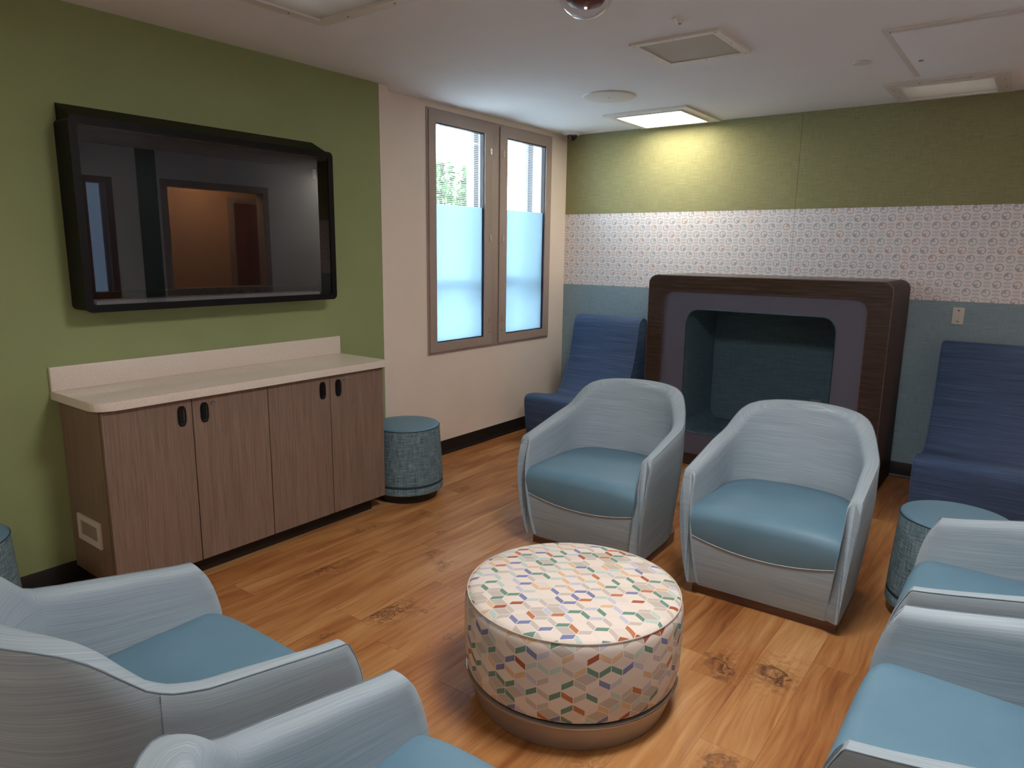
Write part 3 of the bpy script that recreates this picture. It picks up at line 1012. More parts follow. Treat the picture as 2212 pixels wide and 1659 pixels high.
ha = thing('access_hatch', (3.19, -1.20, H), 'large square white access hatch in the ceiling', 'hatch')
b = bmesh.new()
a_ = 0.49; i_ = 0.462
bm_ring(b, [(-a_, -a_), (a_, -a_), (a_, a_), (-a_, a_)], [(-i_, -i_), (i_, -i_), (i_, i_), (-i_, i_)], lambda u, v_: (u, v_, -0.008), lambda u, v_: (u, v_, 0))
obj('hatch_frame', b, 'white_metal', ha)
box('hatch_door', -i_ + 0.004, i_ - 0.004, -i_ + 0.004, i_ - 0.004, -0.016, -0.003, 'ceiling', ha, 0.003)
lathe('hatch_lock', [(0.0, -0.021), (0.010, -0.021), (0.012, -0.019), (0.012, -0.0155)], 'steel', ha, 16, -0.41, 0.09)

sc = thing('security_camera', (0.128, -0.128, H), 'small black domed security camera in the ceiling corner', 'camera')
lathe('flange', [(0.05, -0.022), (0.075, -0.014), (0.088, -0.004), (0.09, 0.0)], 'white_metal', sc, 36)
lathe('dome', [(0.0, -0.066), (0.015, -0.064), (0.028, -0.057), (0.038, -0.045), (0.043, -0.030), (0.044, -0.018)], 'dome_smoke', sc, 32, cap=False)
lathe('camera_eye', [(0.0, -0.056), (0.018, -0.054), (0.028, -0.042), (0.03, -0.02), (0.0, -0.018)], 'gloss_black', sc, 24)

od = thing('dome_sensor', (1.935, -2.90, H), 'clear glass dome hanging from the ceiling at the top edge', 'dome')
lathe('mount', [(0.0, -0.022), (0.112, -0.022), (0.118, -0.012), (0.118, 0.0)], 'white_metal', od, 40)
R0 = 0.105
lathe('bubble', [(R0 * math.sin(a), -0.022 - R0 * math.cos(a)) for a in [PI / 2 * i / 14 for i in range(15)]], 'dome_clear', od, 48, cap=False)
lathe('sensor_module', [(0.0, -0.088), (0.03, -0.086), (0.06, -0.076), (0.072, -0.06), (0.075, -0.022)], 'red_dark', od, 32)
lathe('indicator', [(0.0, -0.094), (0.005, -0.092), (0.006, -0.086)], 'led_white', od, 12)


# ------------------------------------------------------------------ television in its wall box
tv = thing('television_enclosure', (GX, -3.365, 1.215), 'black wall mounted television box with a clear front and sloped top', 'television')
TY, TH, TD = 0.645, 0.775, 0.150          # half length, height, depth
def xz_(x):
    return lambda u, v_: (x, u, v_)
out = rrect(-TY, TY, 0, TH, 0.022, 5)
inn = rrect(-TY + 0.012, TY - 0.012, 0.012, TH - 0.012, 0.014, 5)
b = bmesh.new(); bm_ring(b, out, inn, xz_(0.0), xz_(TD - 0.012)); obj('housing', b, 'black_plastic', tv, None, 40)
out2 = rrect(-TY - 0.005, TY + 0.005, -0.005, TH + 0.005, 0.026, 5)
inn2 = rrect(-TY + 0.026, TY - 0.026, 0.026, TH - 0.026, 0.012, 5)
b = bmesh.new(); bm_ring(b, out2, inn2, xz_(TD - 0.014), xz_(TD)); obj('front_frame', b, 'black_plastic', tv, None, 40)
b = bmesh.new()
pr = [(0.0, TH - 0.01), (TD - 0.02, TH - 0.01), (TD - 0.02, TH + 0.002), (0.0, TH + 0.066)]
A = [b.verts.new((x, -TY + 0.012, z)) for x, z in pr]; B = [b.verts.new((x, TY - 0.012, z)) for x, z in pr]
b.faces.new(A); b.faces.new(list(reversed(B)))
for i in range(4):
    b.faces.new((A[i], A[(i + 1) % 4], B[(i + 1) % 4], B[i]))
obj('sloped_top', b, 'black_plastic', tv)
box('clear_front', TD - 0.010, TD - 0.006, -TY + 0.02, TY - 0.02, 0.02, TH - 0.02, 'shield', tv)
box('back_plate', 0.002, 0.006, -TY + 0.01, TY - 0.01, 0.01, TH - 0.01, 'black_plastic', tv)
scr = box('screen', 0.05, 0.09, -TY + 0.035, TY - 0.05, 0.075, TH - 0.03, 'tv_screen', tv, 0.006)
box('ledge', 0.02, 0.12, -TY + 0.05, TY - 0.09, 0.022, 0.04, 'grey_plastic', tv)
for (ya, yb, hh) in ((-0.14, -0.02, 0.028), (0.02, 0.10, 0.024), (0.14, 0.26, 0.02)):
    tube('cable', [(0.105, ya, 0.046), (0.112, ya * 0.7 + yb * 0.3, 0.046 + hh), (0.108, (ya + yb) / 2, 0.05), (0.112, ya * 0.25 + yb * 0.75, 0.046 + hh * 0.6), (0.105, yb, 0.046)], 0.0035, 'gloss_black', tv, 6)
box('sticker', 0.091, 0.0915, TY - 0.085, TY - 0.064, TH - 0.135, TH - 0.085, 'grey_plastic', tv)

# ------------------------------------------------------------------ cabinet units and worktop
CD, CB = 0.4943, 0.0842
CT0, CT1 = 0.8427, 0.8787


def oval(cy, cz, hy, hz, n=24, p_=3.0):
    pts = []
    for i in range(n):
        a = 2 * PI * i / n
        c, s_ = math.cos(a), math.sin(a)
        pts.append((cy + hy * math.copysign(abs(c) ** (2 / p_), c), cz + hz * math.copysign(abs(s_) ** (2 / p_), s_)))
    return pts


def cabinet(y0, y1, ysplit, label, handles, locks, first):
    cy = (y0 + y1) / 2
    c = thing('cabinet', (GX, cy, 0), label, 'cabinet', 'wall cabinets')
    hy = (y1 - y0) / 2
    D = CD - GX
    b = bmesh.new()
    th = 0.018
    for q in ((0.002, D - 0.022, -hy + 0.0005, -hy + th, CB, CT0 - 0.002), (0.002, D - 0.022, hy - th, hy - 0.0005, CB, CT0 - 0.002),
              (0.002, D - 0.022, -hy + th, hy - th, CB, CB + th), (0.002, D - 0.022, -hy + th, hy - th, CT0 - 0.022, CT0 - 0.002),
              (0.002, 0.012, -hy + th, hy - th, CB + th, CT0 - 0.022)):
        bm_box(b, *q)
    obj('body', b, 'cab_side', c)
    box('toe_kick', 0.03, D - 0.065, -hy + (0.03 if first else 0.0), hy - (0.0 if first else 0.05), 0, CB, 'black_rubber', c)
    edges = [(y0, ysplit), (ysplit, y1)]
    for k, (a0, a1) in enumerate(edges):
        dm = box('door', D - 0.019, D, a0 - cy + 0.0018, a1 - cy - 0.0018, CB + 0.001, CT0 - 0.007, 'cab_wood', c, 0.0012, seg=1)
        hyc, hz = handles[k] - cy, 0.766
        b = bmesh.new()
        bm_ring(b, oval(hyc, hz, 0.0195, 0.0455), oval(hyc, hz, 0.0155, 0.0405), lambda u, v_: (D - 0.002, u, v_), lambda u, v_: (D + 0.003, u, v_))
        ho = obj('handle', b, 'gloss_black', dm, None, 40)
        b = bmesh.new()
        # hollow cup of the recessed pull
        ring = [oval(hyc, hz, 0.0157 * s_, 0.0407 * s_) for s_ in (1.0, 0.92, 0.7, 0.35)]
        xs = (D + 0.002, D + 0.0012, D + 0.0007, D + 0.0005)
        vv = [[b.verts.new((x_, u, v_)) for (u, v_) in r_] for r_, x_ in zip(ring, xs)]
        for r_ in range(3):
            for i in range(24):
                b.faces.new((vv[r_][i], vv[r_][(i + 1) % 24], vv[r_ + 1][(i + 1) % 24], vv[r_ + 1][i]))
        b.faces.new(vv[3])
        obj('handle_cup', b, 'gloss_black', dm, None, 60)
        if locks[k] is not None:
            b = bmesh.new()
            ly, lz = locks[k][0] - cy, locks[k][1]
            bm_ring(b, oval(ly, lz, 0.0095, 0.0095, 20, 2), oval(ly, lz, 0.006, 0.006, 20, 2), lambda u, v_: (D - 0.001, u, v_), lambda u, v_: (D + 0.004, u, v_))
            bm_prism(b, oval(ly, lz, 0.006, 0.006, 20, 2), lambda u, v_: (D - 0.001, u, v_), lambda u, v_: (D + 0.0022, u, v_))
            obj('lock', b, 'lock', dm, None, 40)
    return c


c1 = cabinet(-4.1007, -3.3496, -3.7272, 'brown two door cabinet with a white vent on its side', (-3.776, -3.673), (None, (-3.631, 0.803)), True)
c2 = cabinet(-3.3496, -2.6108, -2.9798, 'brown two door cabinet next to the round blue stool', (-3.029, -2.928), (None, (-2.884, 0.801)), False)
g = bpy.data.objects.new('side_vent', None)
vy = -4.1007 - (-4.1007 - 3.3496) / 2
b = bmesh.new()
hy1 = (-3.3496 + 4.1007) / 2
bm_ring(b, [(0.181 - GX, 0.236), (0.394 - GX, 0.236), (0.394 - GX, 0.350), (0.181 - GX, 0.350)],
        [(0.207 - GX, 0.260), (0.368 - GX, 0.260), (0.368 - GX, 0.326), (0.207 - GX, 0.326)], lambda u, v_: (u, -hy1 - 0.008, v_), lambda u, v_: (u, -hy1 + 0.0004, v_))
vf = obj('side_vent', b, 'cream', c1)
b = bmesh.new()
bm_box(b, 0.207 - GX, 0.368 - GX, -hy1 - 0.003, -hy1, 0.260, 0.326)
obj('vent_grille', b, 'fine_grille', vf)

ct = thing('worktop', (GX, -3.3635, CT0), 'pale stone worktop with a low backsplash along the green wall', 'countertop')
cl_, cr_ = -4.1291 + 3.3635, -2.5979 + 3.3635
b = bmesh.new()
pts = rrect(0.0, 0.5243 - GX, cl_, cr_, (1e-5, 0.065, 0.004, 1e-5), 8)
bm_prism(b, pts, lambda u, v_: (u, v_, 0), lambda u, v_: (u, v_, CT1 - CT0))
es = [e for e in b.edges if abs(e.verts[0].co.z - e.verts[1].co.z) < 1e-6 and max(e.verts[0].co.x, e.verts[1].co.x) > 0.01]
bmesh.ops.bevel(b, geom=es, offset=0.003, segments=2, profile=0.5, affect='EDGES')
obj('top', b, 'quartz', ct, None, 35)
box('backsplash', 0.0, 0.02, cl_, cr_, CT1 - CT0 + 0.0003, 0.9806 - CT0, 'quartz', ct, 0.0015)


# ------------------------------------------------------------------ upholstered nook at the far wall
nk = thing('seating_nook', (1.927, 0.0, 0), 'dark wood framed cube nook lined in blue fabric', 'nook')
NX0, NX1 = 1.146 - 1.927, 2.706 - 1.927
NT_ = 1.334


def nxz(y):
    return lambda u, v_: (u, y, v_)


outer = rrect(NX0, NX1, 0.0, NT_, (0.003, 0.003, 0.06, 0.06), 10)
hole = rrect(1.262 - 1.927, 2.578 - 1.927, 0.083, 1.229, (0.002, 0.002, 0.085, 0.085), 10)
b = bmesh.new(); bm_ring(b, outer, hole, nxz(-0.65), nxz(-0.63)); obj('wood_frame', b, 'walnut', nk, None, 30)
shell_in = rrect(NX0 + 0.02, NX1 - 0.02, 0.02, NT_ - 0.02, (0.003, 0.003, 0.05, 0.05), 10)
b = bmesh.new(); bm_ring(b, outer, shell_in, nxz(-0.6298), nxz(-0.016)); obj('wood_case', b, 'walnut_matt', nk, None, 30)
box('top_panel', NX0 + 0.055, NX1 - 0.055, -0.648, -0.018, NT_ + 0.0002, NT_ + 0.002, 'walnut', nk)
tube('edge_trim', [nxz(-0.6495)(*p) for p in rrect(NX0 + 0.001, NX1 - 0.001, 0.001, NT_ - 0.001, (0.003, 0.003, 0.06, 0.06), 10)], 0.0016, 'plinth', nk, 6, True)
tube('frame_trim', [nxz(-0.6495)(*p) for p in hole], 0.0016, 'plinth', nk, 6, True)
OP = (1.437 - 1.927, 2.412 - 1.927, 0.237, 1.108)
op = rrect(*OP, 0.085, 10)
big = rrect(1.262 - 1.927 - 0.01, 2.578 - 1.927 + 0.01, 0.07, 1.24, (0.002, 0.002, 0.085, 0.085), 10)
b = bmesh.new(); bm_ring(b, big, op, nxz(-0.636), nxz(-0.6295)); obj('grey_panel', b, 'grey_mat', nk, None, 30)
tube('opening_piping', [nxz(-0.6375)(*p) for p in op], 0.004, 'liner_blue', nk, 8, True)
b = bmesh.new()
op2 = rrect(OP[0] - 0.02, OP[1] + 0.02, OP[2] - 0.02, OP[3] + 0.02, 0.105, 10)
bm_ring(b, op2, op, nxz(-0.629), nxz(-0.075)); obj('liner', b, 'liner_blue', nk, None, 50)
b = bmesh.new(); bm_prism(b, op2, nxz(-0.074), nxz(-0.03)); obj('back_pad', b, 'liner_blue', nk)
op_ = thing('wall_outlet', (2.205, -0.0755, 0.42), 'small grey power outlet on the back of the nook', 'outlet')
b = bmesh.new(); bm_prism(b, rrect(-0.034, 0.034, -0.055, 0.055, 0.004, 3), nxz(-0.004), nxz(0.0)); obj('plate', b, 'grey_plastic', op_)
for z_ in (-0.022, 0.022):
    b = bmesh.new(); bm_prism(b, rrect(-0.016, 0.016, z_ - 0.014, z_ + 0.014, 0.006, 4), nxz(-0.0055), nxz(-0.0035)); obj('socket', b, 'cream', op_)

# embossed steel plate on the blue wall
ph = thing('steel_hook_plate', (2.989, 0.0, 1.117), 'small embossed steel plate on the blue wall', 'hook')
b = bmesh.new()
bm_prism(b, rrect(-0.031, 0.031, -0.053, 0.053, 0.002, 2), nxz(-0.010), nxz(0.0))
obj('plate', b, 'steel', ph)
b = bmesh.new()
bm_ring(b, oval(0, 0, 0.021, 0.042, 28, 2.4), oval(0, 0, 0.017, 0.038, 28, 2.4), nxz(-0.013), nxz(-0.0095))
obj('raised_rim', b, 'steel', ph, None, 40)
b = bmesh.new()
bm_prism(b, [(-0.003, 0.03), (-0.008, -0.028), (0.008, -0.028), (0.003, 0.03)], nxz(-0.016), nxz(-0.0095))
obj('tongue', b, 'steel', ph)
b = bmesh.new(); bm_prism(b, oval(0, 0.034, 0.006, 0.004, 12, 2), nxz(-0.0125), nxz(-0.0095)); obj('screw', b, 'taupe_dark', ph)
b = bmesh.new(); bm_prism(b, oval(0, -0.036, 0.010, 0.003, 12, 2), nxz(-0.0125), nxz(-0.0095)); obj('slot', b, 'taupe_dark', ph)


# ------------------------------------------------------------------ armless navy lounge seats
def spline(pts, n=6):
    """Catmull-Rom through open list"""
    out = []
    P = [pts[0]] + list(pts) + [pts[-1]]
    for i in range(1, len(P) - 2):
        p0, p1, p2, p3 = P[i - 1], P[i], P[i + 1], P[i + 2]
        for k in range(n):
            t_ = k / n
            out.append(tuple(0.5 * ((2 * p1[d]) + (-p0[d] + p2[d]) * t_ + (2 * p0[d] - 5 * p1[d] + 4 * p2[d] - p3[d]) * t_ * t_ + (-p0[d] + 3 * p1[d] - 3 * p2[d] + p3[d]) * t_ ** 3) for d in (0, 1)))
    out.append(tuple(pts[-1]))
    return out


LW = 0.305
prof = spline([(-0.865, 0.03), (-0.885, 0.14), (-0.902, 0.26), (-0.908, 0.325), (-0.897, 0.364), (-0.86, 0.381), (-0.79, 0.378), (-0.68, 0.358), (-0.56, 0.335), (-0.47, 0.333), (-0.405, 0.365),
               (-0.345, 0.44), (-0.295, 0.54), (-0.255, 0.65), (-0.225, 0.76), (-0.207, 0.85), (-0.196, 0.905), (-0.175, 0.945), (-0.135, 0.965), (-0.085, 0.962), (-0.052, 0.935), (-0.042, 0.88)], 4)
prof += [(-0.04, 0.6), (-0.04, 0.3), (-0.04, 0.03)]


def lounge():
    r = thing('lounge_seat', (0, 0, 0), '', 'lounge chair', 'armless navy lounge seats')
    b = bmesh.new(); uvl = UVL(b)
    cx_ = sum(p[0] for p in prof) / len(prof)
    n = len(prof)
    # rings across the width with softened side edges
    secs = []
    for (x, ins) in ((-LW, 0.016), (-LW + 0.004, 0.006), (-LW + 0.014, 0.0), (LW - 0.014, 0.0), (LW - 0.004, 0.006), (LW, 0.016)):
        ring = []
        for i in range(n):
            a = Vector(prof[i - 1]); c = Vector(prof[(i + 1) % n])
            d = (c - a).normalized()
            nr = Vector((d.y, -d.x))                        # inward for this winding
            p = Vector(prof[i]) + nr * ins
            ring.append((x, p.x, max(p.y, 0.03)))
        secs.append(ring)
    vv = [[b.verts.new(p) for p in s_] for s_ in secs]
    arc = [0.0]
    for i in range(1, n):
        arc.append(arc[-1] + math.hypot(prof[i][0] - prof[i - 1][0], prof[i][1] - prof[i - 1][1]))
    for s_ in range(len(vv) - 1):
        for i in range(n):
            j = (i + 1) % n
            f_ = b.faces.new((vv[s_][i], vv[s_ + 1][i], vv[s_ + 1][j], vv[s_][j]))
            aj = arc[j] if j else arc[-1] + 0.8
            for lp, (u, w_) in zip(f_.loops, ((secs[s_][i][0], arc[i]), (secs[s_ + 1][i][0], arc[i]), (secs[s_ + 1][j][0], aj), (secs[s_][j][0], aj))):
                lp[uvl].uv = (u, w_)
    for e_ in (0, -1):
        f_ = b.faces.new(vv[e_])
        for lp in f_.loops:
            lp[uvl].uv = (lp.vert.co.y, lp.vert.co.z)
    obj('upholstery', b, 'lounge_cloth', r, None, 50)
    for s_ in (-1, 1):
        pts = [(s_ * (LW - 0.003), p[0], p[1]) for p in secs and [(q[1], q[2]) for q in secs[1]]]
        tube('piping', pts, 0.0032, 'lounge_piping', r, 6)
    box('base', -LW + 0.04, LW - 0.04, -0.82, -0.08, 0.0, 0.032, 'black_rubber', r)
    return r


lg = lounge()
lg.location = (0.548, 0, 0)
lg['label'] = 'navy armless lounge seat in the corner beside the window'
lg2 = copy_tree(lg)
lg2.location = (3.238, 0, 0)
lg2['label'] = 'navy armless lounge seat on the right of the wooden nook'


# ------------------------------------------------------------------ armchairs
CW, CF, CBk, CY0 = 0.354, 0.360, 0.360, 0.0


def half_path():
    pts = []
    for i in range(40):
        pts.append((-CW, -CF + (CY0 + CF) * i / 40.0))
    e = 2 / 2.12
    for i in range(161):
        th = PI / 2 * i / 160
        pts.append((-CW * max(math.cos(th), 0) ** e, CY0 + (CBk - CY0) * math.sin(th) ** e))
    pts[-1] = (0.0, pts[-1][1])
    return pts


def resample(pts, ds):
    L = [0.0]
    for i in range(1, len(pts)):
        L.append(L[-1] + math.hypot(pts[i][0] - pts[i - 1][0], pts[i][1] - pts[i - 1][1]))
    n = max(2, int(round(L[-1] / ds)))
    out = []; k = 0
    for i in range(n + 1):
        s_ = L[-1] * i / n
        while k < len(L) - 2 and L[k + 1] < s_:
            k += 1
        t_ = (s_ - L[k]) / max(L[k + 1] - L[k], 1e-9)
        out.append((pts[k][0] + t_ * (pts[k + 1][0] - pts[k][0]), pts[k][1] + t_ * (pts[k + 1][1] - pts[k][1]), s_))
    return out, L[-1]


HP, HL = resample(half_path(), 0.022)
NH = len(HP)
HN = []
for i in range(NH):
    a = HP[max(i - 1, 0)]; c = HP[min(i + 1, NH - 1)]
    dx, dy = c[0] - a[0], c[1] - a[1]
    if i == NH - 1:
        dx, dy = 1.0, 0.0
    l_ = math.hypot(dx, dy)
    HN.append((-dy / l_, dx / l_))               # outward (left of travel is outside: travel +y on the left arm)


def sstep(a, b_, x):
    t_ = min(max((x - a) / (b_ - a), 0), 1)
    return t_ * t_ * (3 - 2 * t_)


S_SEAM = 0.50
H_TAB = ((-0.36, 0.566), (-0.30, 0.574), (-0.16, 0.597), (-0.06, 0.612), (0.04, 0.631), (0.10, 0.648), (0.14, 0.668), (0.18, 0.708), (0.215, 0.745), (0.25, 0.770), (0.29, 0.785), (0.33, 0.793), (0.36, 0.797))


def chair_h(y):
    for (y0_, h0_), (y1_, h1_) in zip(H_TAB[:-1], H_TAB[1:]):
        if y <= y1_:
            return h0_ + (h1_ - h0_) * (y - y0_) / (y1_ - y0_)
    return H_TAB[-1][1]


def front_shift(z):
    """the front of the chair bulges: top and bottom are set back"""
    return 0.058 * (max(z - 0.34, 0.0) / 0.232) ** 2.2 + 0.045 * max((0.32 - z) / 0.27, 0) ** 1.8


def thick(s_):
    return 0.050 + 0.010 * sstep(0.02, 0.4, s_) + 0.022 * sstep(0.45, 0.8, s_)


def d_out(z, s_):
    back = sstep(0.45, 0.85, s_)
    q = max((0.50 - z) / 0.45, 0.0)
    d = (0.042 - 0.006 * back) * q ** 1.3
    u_ = max((z - 0.50) / 0.30, 0.0)
    return d - 0.010 * back * u_


def chair_section(i):
    x, y, s_ = HP[i]
    nx, ny = HN[i]
    h = chair_h(y); T = thick(s_)
    back = sstep(0.45, 0.85, s_)
    pts = []           # (offset inward, z, tag)
    zs = [0.05, 0.056, 0.09, 0.15, 0.22, 0.29, 0.36, 0.43]
    zs = [z for z in zs] + [0.43 + (h - 0.006 - 0.43) * k / 4 for k in (1, 2, 3, 4)]
    for q, z in enumerate(zs):
        pts.append((d_out(z, s_) + (0.008 if q == 0 else 0.0), z))
    d0 = d_out(h, s_)
    pts.append((d0 + 0.003, h))
    for (k, dz) in ((0.25, 0.003), (0.5, 0.003), (0.72, -0.001), (0.88, -0.009), (0.97, -0.021)):
        pts.append((d0 + 0.003 + k * T, h + dz))
    for k in range(0, 13):
        z = h - 0.038 + (0.06 - (h - 0.038)) * k / 12
        lean = 0.055 * back * sstep(h, 0.40, z) if back > 0 else 0
        pts.append((d_out(z, s_) + 0.003 + T + lean, z))
    k_ = max(1 - s_ / 0.30, 0.0)
    return [(x - nx * o_, y - ny * o_ + k_ * front_shift(z), z) for o_, z in pts]


SECS = [chair_section(i) for i in range(NH)]
NV = len(SECS[0])
TOPJ = 12                       # index of the outer top edge


def chair_mesh(name, idx, mirror, cap0, is_back):
    """idx: list of (section index, mirrored?)"""
    b = bmesh.new(); uvl = UVL(b)
    rows = []
    meta = []
    for (i, mir) in idx:
        sec = SECS[i]
        s_ = HP[i][2] if not mir else 2 * HL - HP[i][2]
        arc = [0.0]
        for j in range(1, NV):
            arc.append(arc[-1] + (Vector(sec[j]) - Vector(sec[j - 1])).length)
        uvs = []
        for j in range(NV):
            if is_back:
                v_ = sec[j][2] + 0.7 * (arc[min(max(j, TOPJ), TOPJ + 5)] - arc[TOPJ])
            else:
                v_ = arc[j] - arc[TOPJ]
            uvs.append((s_, v_))
        rows.append([b.verts.new((-p[0] if mir else p[0], p[1], p[2])) for p in sec])
        meta.append(uvs)
    for r_ in range(len(rows) - 1):
        for j in range(NV):
            k = (j + 1) % NV
            if k == 0:
                continue
            f_ = b.faces.new((rows[r_][j], rows[r_][k], rows[r_ + 1][k], rows[r_ + 1][j]))
            for lp, uv in zip(f_.loops, (meta[r_][j], meta[r_][k], meta[r_ + 1][k], meta[r_ + 1][j])):
                lp[uvl].uv = uv
    if cap0 is not None:
        row = rows[cap0]; met = meta[cap0]
        c_ = Vector((0, 0, 0))
        # softened front end: ring pushed forward and shrunk towards the middle line of the arm
        new = []
        for j, v_ in enumerate(row):
            m_ = row[NV - 1 - j] if False else None
            new.append(v_)
        sec = [v_.co.copy() for v_ in row]
        # pair outer and inner sides by height
        ring = []
        for j in range(NV):
            p = sec[j]
            if j <= TOPJ:
                cand = min(range(TOPJ + 5, NV), key=lambda q: abs(sec[q].z - p.z))
            else:
                cand = min(range(0, TOPJ + 1), key=lambda q: abs(sec[q].z - p.z))
            mid = (p + sec[cand]) / 2
            n_ = p.lerp(mid, 0.15)
            n_.z = p.z - 0.010 * sstep(0.50, 0.575, p.z) + (0.006 if p.z < 0.07 else 0)
            n_.y = p.y - 0.007
            ring.append(b.verts.new(n_))
        for j in range(NV - 1):
            f_ = b.faces.new((row[j], ring[j], ring[j + 1], row[j + 1]))
            for lp, uv in zip(f_.loops, (met[j], (met[j][0] - 0.012, met[j][1]), (met[j + 1][0] - 0.012, met[j + 1][1]), met[j + 1])):
                lp[uvl].uv = uv
        f_ = b.faces.new(ring)
        for lp in f_.loops:
            lp[uvl].uv = (lp.vert.co.x * 0.3, lp.vert.co.z + lp.vert.co.x * 0.4)
        bmesh.ops.triangulate(b, faces=[f_])
    bmesh.ops.recalc_face_normals(b, faces=b.faces)
    return b


def inner_half(y, z=0.40):
    """inner half width of the shell at depth y"""
    best = None
    ring = []
    for i in range(NH):
        x, yy, s_ = HP[i]
        nx, ny = HN[i]
        back = sstep(0.45, 0.85, s_)
        o_ = d_out(0.42, s_) + 0.003 + thick(s_) + 0.055 * back * sstep(chair_h(yy), 0.40, z)
        ring.append((x - nx * o_, yy - ny * o_))
    return ring


def armchair():
    r = thing('armchair', (0, 0, 0), '', 'armchair', 'grey blue tub armchairs')
    ks = max(i for i in range(NH) if HP[i][2] <= S_SEAM)
    left = [(i, False) for i in range(0, ks + 1)]
    mid = [(i, False) for i in range(ks, NH)] + [(i, True) for i in range(NH - 2, ks - 1, -1)]
    right = [(i, True) for i in range(ks, -1, -1)]
    obj('arm', chair_mesh('arm', left, False, 0, False), 'chair_cloth', r, None, 42)
    obj('arm', chair_mesh('arm', right, True, len(right) - 1, False), 'chair_cloth', r, None, 42)
    obj('back', chair_mesh('back', mid, False, None, True), 'chair_cloth', r, None, 42)
    full = [(i, False) for i in range(NH)] + [(i, True) for i in range(NH - 2, -1, -1)]
    pts = []
    for i, mir in full:
        p = SECS[i][TOPJ]
        pts.append((-p[0] if mir else p[0], p[1], p[2] + 0.0005))
    p0 = SECS[0]
    front = [(p0[j][0] + 0.002, p0[j][1] - 0.003, p0[j][2]) for j in (6, 8, 9, 10, 11)]
    pts = front + pts + [(-q[0], q[1], q[2]) for q in reversed(front)]
    tube('piping', pts, 0.0016, 'chair_piping', r, 6)
    for sgn in (1, -1):
        sm_ = [(sgn * p[0], p[1], p[2]) for p in SECS[ks][1:TOPJ + 6]]
        off = []
        nx, ny = HN[ks]
        for q in sm_[:TOPJ]:
            off.append((q[0] + sgn * nx * 0.0002, q[1] + ny * 0.0002, q[2]))
        tube('seam', off, 0.0006, 'chair_piping', r, 5)
    # seat cushion: columns across, profile from the back over the front roll
    ring = inner_half(0)
    XM = -ring[0][0] + 0.0005

    def yback(x):
        ax = abs(x)
        if ax < 1e-4:
            return ring[-1][1]
        for i in range(NH - 1, 0, -1):
            if -ring[i][0] <= ax <= -ring[i - 1][0]:
                t_ = (ax + ring[i][0]) / max(-ring[i - 1][0] + ring[i][0], 1e-9)
                return ring[i][1] + t_ * (ring[i - 1][1] - ring[i][1])
        return ring[NH // 3][1]

    XW = CW - d_out(0.285, 0.0) - thick(0.0) - 0.0005

    def zwelt(x):
        return 0.252 + 0.040 * (abs(x) / XM) ** 2

    b = bmesh.new()
    cols = []
    NX = 28
    for k in range(NX + 1):
        x = XM * math.sin((k / NX * 2 - 1) * PI / 2) * 0.9985
        q = abs(x) / XM
        edge = q ** 9
        crown = (1 - q ** 4)
        yb = min(yback(x), 0.30)
        zt = 0.424 + 0.010 * crown - 0.006 * edge
        yfront = -CF - 0.004 - 0.006 * crown
        col = []
        zw = zwelt(x)
        col.append((x, yb + 0.004, zt - 0.05)); col.append((x, yb - 0.001, zt - 0.02)); col.append((x, yb - 0.02, zt - 0.004))
        for t_ in (0.2, 0.4, 0.6, 0.78):
            yy = (yb - 0.02) + (yfront + 0.06 - (yb - 0.02)) * t_
            col.append((x, yy, zt + 0.008 * crown * math.sin(PI * t_)))
        y1_ = yfront + 0.06
        for a in (0.0, 0.18, 0.36, 0.54, 0.72, 0.88, 1.0):
            ang = a * PI / 2
            col.append((x, y1_ - 0.06 * math.sin(ang), zt - 0.055 * (1 - math.cos(ang))))
        zf = zt - 0.055
        yw = -CF + 0.006 + front_shift(zw)
        for a in (0.3, 0.6, 0.85, 1.0):
            col.append((x * (1 - (1 - XW / XM) * a), yfront + (yw - yfront) * a ** 1.8, zf + (zw - zf) * a))
        cols.append([b.verts.new(p) for p in col])
    for k in range(NX):
        for j in range(len(cols[0]) - 1):
            b.faces.new((cols[k][j], cols[k + 1][j], cols[k + 1][j + 1], cols[k][j + 1]))
    for c_ in (cols[0], cols[-1]):
        base = b.verts.new((c_[0].co.x, 0.0, 0.26))
        for j in range(len(c_) - 1):
            b.faces.new((c_[j], c_[j + 1], base))
    obj('seat', b, 'vinyl_blue', r, None, 60)
    # front panel
    b = bmesh.new(); uvl = UVL(b)
    rows = []
    for j in range(9):
        row = []
        for k in range(21):
            q = k / 20 * 2 - 1
            zt_ = 0.252 + 0.040 * q * q
            z = 0.05 + (zt_ - 0.05) * j / 8
            hw = CW - d_out(z, 0.0) - thick(0.0) + 0.002
            row.append(b.verts.new((hw * q, -CF + 0.010 + front_shift(z), z)))
        rows.append(row)
    for j in range(8):
        for k in range(20):
            f_ = b.faces.new((rows[j][k], rows[j][k + 1], rows[j + 1][k + 1], rows[j + 1][k]))
            for lp in f_.loops:
                lp[uvl].uv = (lp.vert.co.x + 5.0, lp.vert.co.z)
    bk = [b.verts.new((v_.co.x, -CF + 0.09, v_.co.z)) for v_ in (rows[0][0], rows[0][20], rows[8][20], rows[8][0])]
    b.faces.new(bk)
    obj('front_panel', b, 'chair_cloth', r, None, 40)
    tube('welt', [(XW * q, -CF + 0.007 + front_shift(0.252 + 0.040 * q * q), 0.252 + 0.040 * q * q) for q in [i / 16 * 2 - 1 for i in range(17)]], 0.0028, 'chair_welt', r, 6)
    b = bmesh.new()
    bp_ = rrect(-0.300, 0.300, -CF + 0.081, 0.29, (0.006, 0.006, 0.16, 0.16), 8)
    bm_prism(b, bp_, lambda u, v_: (u, v_, 0.0), lambda u, v_: (u, v_, 0.056))
    obj('plinth', b, 'plinth', r, None, 30)
    return r


